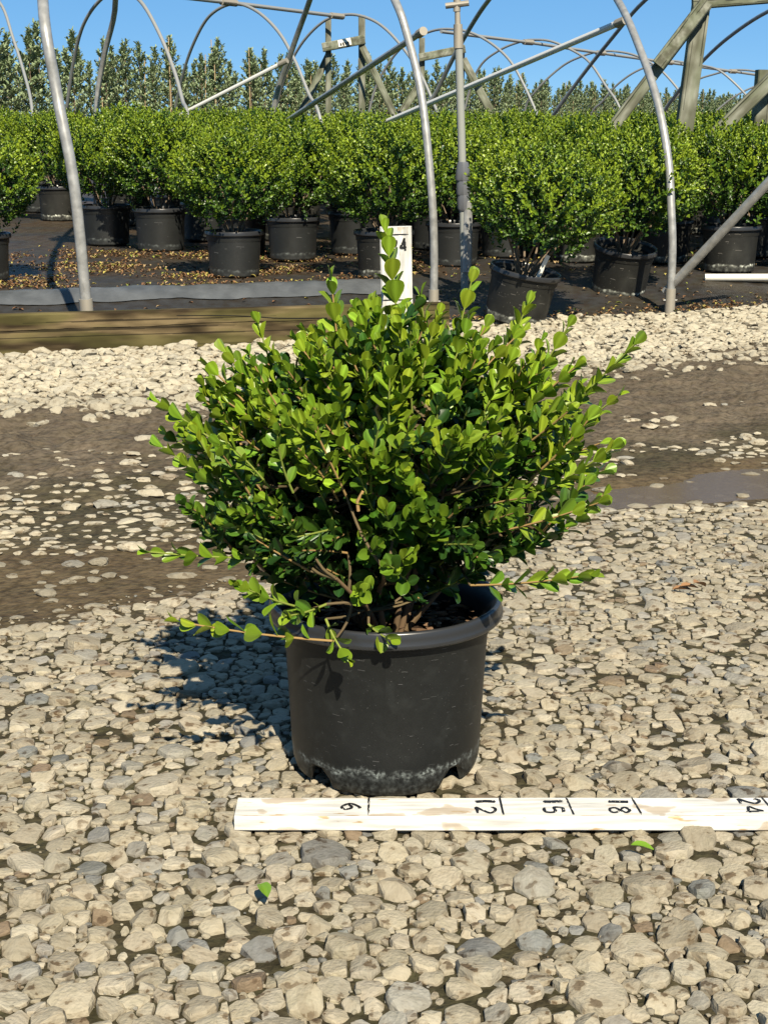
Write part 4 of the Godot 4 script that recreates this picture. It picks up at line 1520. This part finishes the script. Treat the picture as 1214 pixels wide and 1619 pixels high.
func build_small() -> void:
	# the white pipe on the fabric
	var p := thing("plastic_pipe", V(1.50, bed(1.55, 6.95) + 0.018, -6.98), "short piece of white plastic pipe lying on the fabric at the right", "pipe")
	var s := Shape.new()
	straight(s, V(0, 0, 0), V(0.62, 0.004, 0.03), 0.017)
	obj("pipe", s.mesh(), M.white_plastic, p)
	# single leaves fallen on the gravel
	var lf := leaf_shape(7, 4, 0.52, 0.3, 0.10, 0.45)
	var fresh: StandardMaterial3D = M.leaf.duplicate()
	fresh.albedo_color = lin(0.13, 0.24, 0.02)
	var dry: StandardMaterial3D = M.matte.duplicate()
	dry.albedo_color = lin(0.8, 0.42, 0.2)
	for q in [[V(-0.121, 0.0155, -1.392), 0.35, 0.028, fresh, "bright green fallen leaf on the gravel at lower left, below the board"], [V(0.300, 0.0145, -1.498), 1.2, 0.026, fresh, "bright green fallen leaf lying just below the board, under its 18 mark"]]:
		var o := obj("fallen_leaf", lf.mesh(), q[3])
		o.transform = Transform3D((Basis(Vector3.UP, q[1]) * Basis(Vector3.RIGHT, -PI / 2 + 0.14)).scaled(Vector3.ONE * q[2]), q[0])
		tag(o, q[4], "leaf", "single leaves on the gravel")
	var o2 := thing("dead_leaf", V(0.545, 0.012, -2.45), "curled brown dead leaf on the gravel right of the plant", "leaf", "single leaves on the gravel")
	for k in 3:
		var lb := obj("leaf_blade", lf.mesh(), M.dry, o2)
		lb.transform = Transform3D((Basis(Vector3.UP, 1.2 + 0.5 * k) * Basis(Vector3.RIGHT, -PI / 2 + 0.25 * k)).scaled(Vector3.ONE * 0.034), V(0.012 * k - 0.012, 0.003 * k, 0.0))
	# leaf litter on the fabric
	rng.seed = 31
	var mm := MultiMesh.new()
	mm.transform_format = MultiMesh.TRANSFORM_3D
	mm.use_colors = true
	mm.mesh = leaf_shape(3, 2, 0.6, 0.35, 0.3, 0.5).mesh()
	var lots := []
	while lots.size() < 8000:
		var x := rf(-2.6, 2.6)
		var e := edge_bank(x)
		var d := e + rf(0.0, 4.5)
		var t := d - e
		var want := 0.0
		if x < 0.2:
			want = smoothstep(0.95, 1.15, t) * (1.0 - smoothstep(2.6, 3.6, t)) * clampf(0.35 + 1.6 * n_mid.get_noise_2d(x * 0.35, d * 0.35 + 70.0), 0.02, 1.0)
			if t < 0.9:
				want = 0.012
		else:
			want = exp(-pow((t - 0.02) / 0.10, 2.0)) * 0.8 + (0.10 if t > 0.9 else 0.03)
		if rng.randf() > want:
			continue
		var g := rf(0.010, 0.028)
		var pick := rng.randf()
		var tone := Color(0.24, 0.135, 0.06)
		if pick < 0.16:
			tone = Color(0.40, 0.34, 0.09)
		elif pick < 0.34:
			tone = Color(0.38, 0.27, 0.14)
		elif pick < 0.70:
			tone = Color(0.17, 0.09, 0.045)
		elif pick < 0.76:
			tone = Color(0.22, 0.26, 0.05)
		lots.append([Transform3D((Basis(Vector3.UP, rf(0, TAU)) * Basis(Vector3.RIGHT, -PI / 2 + rf(-0.1, 0.7))).scaled(Vector3.ONE * g), V(x, maxf(bed(x, d), land(x, d)) + rf(0.004, 0.012), -d)), tone * rf(0.55, 1.0)])
	mm.instance_count = lots.size()
	for k in lots.size():
		mm.set_instance_transform(k, lots[k][0])
		var tone: Color = lots[k][1]
		tone.a = 1.0
		mm.set_instance_color(k, tone)
	var li := MultiMeshInstance3D.new()
	li.name = "leaf_litter"
	li.multimesh = mm
	li.material_override = M.litter
	li.set_meta("kind", "stuff")
	add_child(li)
	tag(li, "yellow and brown fallen leaves scattered on the black fabric between the pots", "leaf litter")


func build_materials() -> void:
	var bump := ntex(0.02, 5, 3)
	var fine := ntex(0.06, 4, 8)
	M.stone = vmat(0.86, 0.35)
	tri_tex(M.stone, ntex(0.012, 5, 21, [[0.0, Color(0.46, 0.39, 0.32)], [0.235, Color(0.58, 0.51, 0.43)], [0.275, Color(0.90, 0.885, 0.865)], [0.55, Color(1, 1, 1)], [0.75, Color(0.92, 0.92, 0.91)], [1.0, Color(1, 1, 0.97)]], 1024), ntex(0.06, 4, 8, [], 1024), 0.13, 2.6)
	M.mud = vmat(0.8, 0.28)
	tri_tex(M.mud, ntex(0.02, 5, 33, [[0.0, Color(0.62, 0.60, 0.56)], [0.5, Color(0.92, 0.91, 0.90)], [1.0, Color(1, 1, 1)]], 1024), ntex(0.03, 6, 34, [], 1024), 0.45, 1.7)
	M.water = mat(Color(0.38, 0.31, 0.21, 0.72), 0.18, 0.4)
	M.water.transparency = BaseMaterial3D.TRANSPARENCY_ALPHA
	M.fabric = vmat(0.55, 0.45)
	tri_tex(M.fabric, ntex(0.012, 5, 41, [[0.0, Color(0.75, 0.62, 0.45)], [0.45, Color(0.85, 0.82, 0.78)], [1.0, Color(1, 1, 1)]], 512), fine, 0.25, 2.0)
	M.sheeting = mat(lin(0.105, 0.112, 0.118), 0.45, 0.5)
	tri_tex(M.sheeting, ntex(0.02, 4, 45, [[0.0, grey(0.7)], [1.0, grey(1.0)]], 256), fine, 0.15, 1.5)
	M.leaf = vmat(0.36, 0.42)
	M.leaf.backlight_enabled = true
	M.leaf.backlight = Color(0.30, 0.40, 0.06)
	M.far_leaf = vmat(0.40, 0.5)
	M.far_leaf.albedo_color = Color(0.98, 0.94, 0.86)
	M.far_leaf.backlight_enabled = true
	M.far_leaf.backlight = Color(0.30, 0.40, 0.06)
	M.tree_leaf = vmat(0.65, 0.3)
	M.tree_leaf.backlight_enabled = true
	M.tree_leaf.backlight = Color(0.30, 0.35, 0.16)
	M.matte = vmat(0.8, 0.3)
	M.litter = vmat(0.7, 0.3)
	M.dry = mat(lin(0.23, 0.125, 0.06), 0.7, 0.3)
	M.soil = mat(lin(0.035, 0.022, 0.014), 0.95, 0.2)
	tri_tex(M.soil, null, fine, 0.6, 12.0)
	M.pot = mat(Color.WHITE, 0.46, 0.38)
	M.pot.albedo_texture = pot_picture(1024, 512, 7, 1.0)
	M.rim = mat(lin(0.022, 0.023, 0.025), 0.30, 0.5)
	M.far_pot = mat(Color(1.15, 1.15, 1.15), 0.45, 0.5)
	M.far_pot.albedo_texture = pot_picture(256, 128, 19, 0.5)
	M.dusty_pot = mat(Color(1.2, 1.16, 1.1), 0.55, 0.4)
	M.dusty_pot.albedo_texture = pot_picture(256, 128, 23, 1.6)
	M.galv = mat(lin(0.42, 0.42, 0.405), 0.40, 0.5, 0.35)
	tri_tex(M.galv, ntex(0.03, 3, 51, [[0.0, grey(0.72)], [1.0, grey(1.0)]], 256), null, 0.0, 3.0)
	M.thin_pipe = mat(lin(0.29, 0.295, 0.285), 0.45, 0.5, 0.35)
	M.bright_pipe = mat(lin(0.60, 0.59, 0.56), 0.40, 0.5, 0.1)
	M.dull_metal = mat(lin(0.28, 0.255, 0.21), 0.6, 0.5, 0.3)
	M.plastic_pipe = mat(lin(0.24, 0.25, 0.23), 0.5, 0.4)
	M.tape = mat(lin(0.10, 0.105, 0.115), 0.35, 0.5)
	M.white_plastic = mat(lin(0.70, 0.68, 0.60), 0.45, 0.5)
	M.ink = mat(lin(0.012, 0.012, 0.014), 0.55, 0.4)
	M.board = mat(Color.WHITE, 0.75, 0.3)
	M.board.albedo_texture = painted_board_picture(1536, 192, 61, 0.25)
	M.timber = mat(Color.WHITE, 0.9, 0.25)
	M.timber.albedo_texture = wood_picture(1024, 256, Color(0.43, 0.375, 0.275), Color(0.17, 0.14, 0.095), Color(0.29, 0.29, 0.15), 0.5, 71)
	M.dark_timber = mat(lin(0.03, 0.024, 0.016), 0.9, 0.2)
	M.post_wood = mat(Color.WHITE, 0.85, 0.25)
	M.post_wood.albedo_texture = wood_picture(512, 128, Color(0.53, 0.535, 0.49), Color(0.33, 0.33, 0.28), Color(0.36, 0.39, 0.30), 0.4, 81)


func _ready() -> void:
	rng.seed = 2024
	var cam := Camera3D.new()
	cam.name = "camera"
	cam.position = V(0, 0.8, 0)
	cam.rotation = Vector3(-deg_to_rad(14.82), 0, 0)
	cam.fov = 38.16
	cam.near = 0.05
	cam.far = 1500.0
	add_child(cam)
	var sky := PanoramaSkyMaterial.new()
	var air := Image.create(64, 512, false, Image.FORMAT_RGBF)
	for row in 512:   # a clear sky: pale at the horizon, deepening towards the zenith
		var el0 := 90.0 - (row + 0.5) / 512.0 * 180.0
		var tone := Color(0.200, 0.380, 0.530)
		if el0 > 0.0:
			tone = tone.lerp(Color(0.092, 0.258, 0.505), 1.0 - exp(-el0 / 2.6))
			tone = tone.lerp(Color(0.048, 0.092, 0.160), 1.0 - exp(-el0 / 24.0))
		else:
			tone = Color(0.17, 0.145, 0.10)
		for x in 64:
			air.set_pixel(x, row, tone)
	sky.panorama = ImageTexture.create_from_image(air)
	var env := Environment.new()
	env.background_mode = Environment.BG_SKY
	env.sky = Sky.new()
	env.sky.sky_material = sky
	env.background_energy_multiplier = 1.0
	env.tonemap_mode = Environment.TONE_MAPPER_LINEAR
	env.tonemap_exposure = 1.9
	env.sdfgi_enabled = true
	env.ssao_enabled = true
	env.ssil_enabled = true
	var we := WorldEnvironment.new()
	we.name = "environment"
	we.environment = env
	add_child(we)
	var sun := DirectionalLight3D.new()
	sun.name = "sun"
	sun.light_energy = 1.6
	sun.light_color = Color(1.0, 0.955, 0.865)
	sun.light_angular_distance = 0.5
	sun.shadow_enabled = true
	add_child(sun)
	var az := deg_to_rad(14.0)
	var el := deg_to_rad(43.0)
	sun.look_at_from_position(Vector3.ZERO, V(-sin(az) * cos(el), -sin(el), -cos(az) * cos(el)), Vector3.UP)
	build_materials()
	build_land()
	build_gravel()
	build_trees()
	build_block()
	build_hoops()
	build_wood()
	rng.seed = 99
	build_rulers()
	rng.seed = 555
	build_shrub()
	build_small()
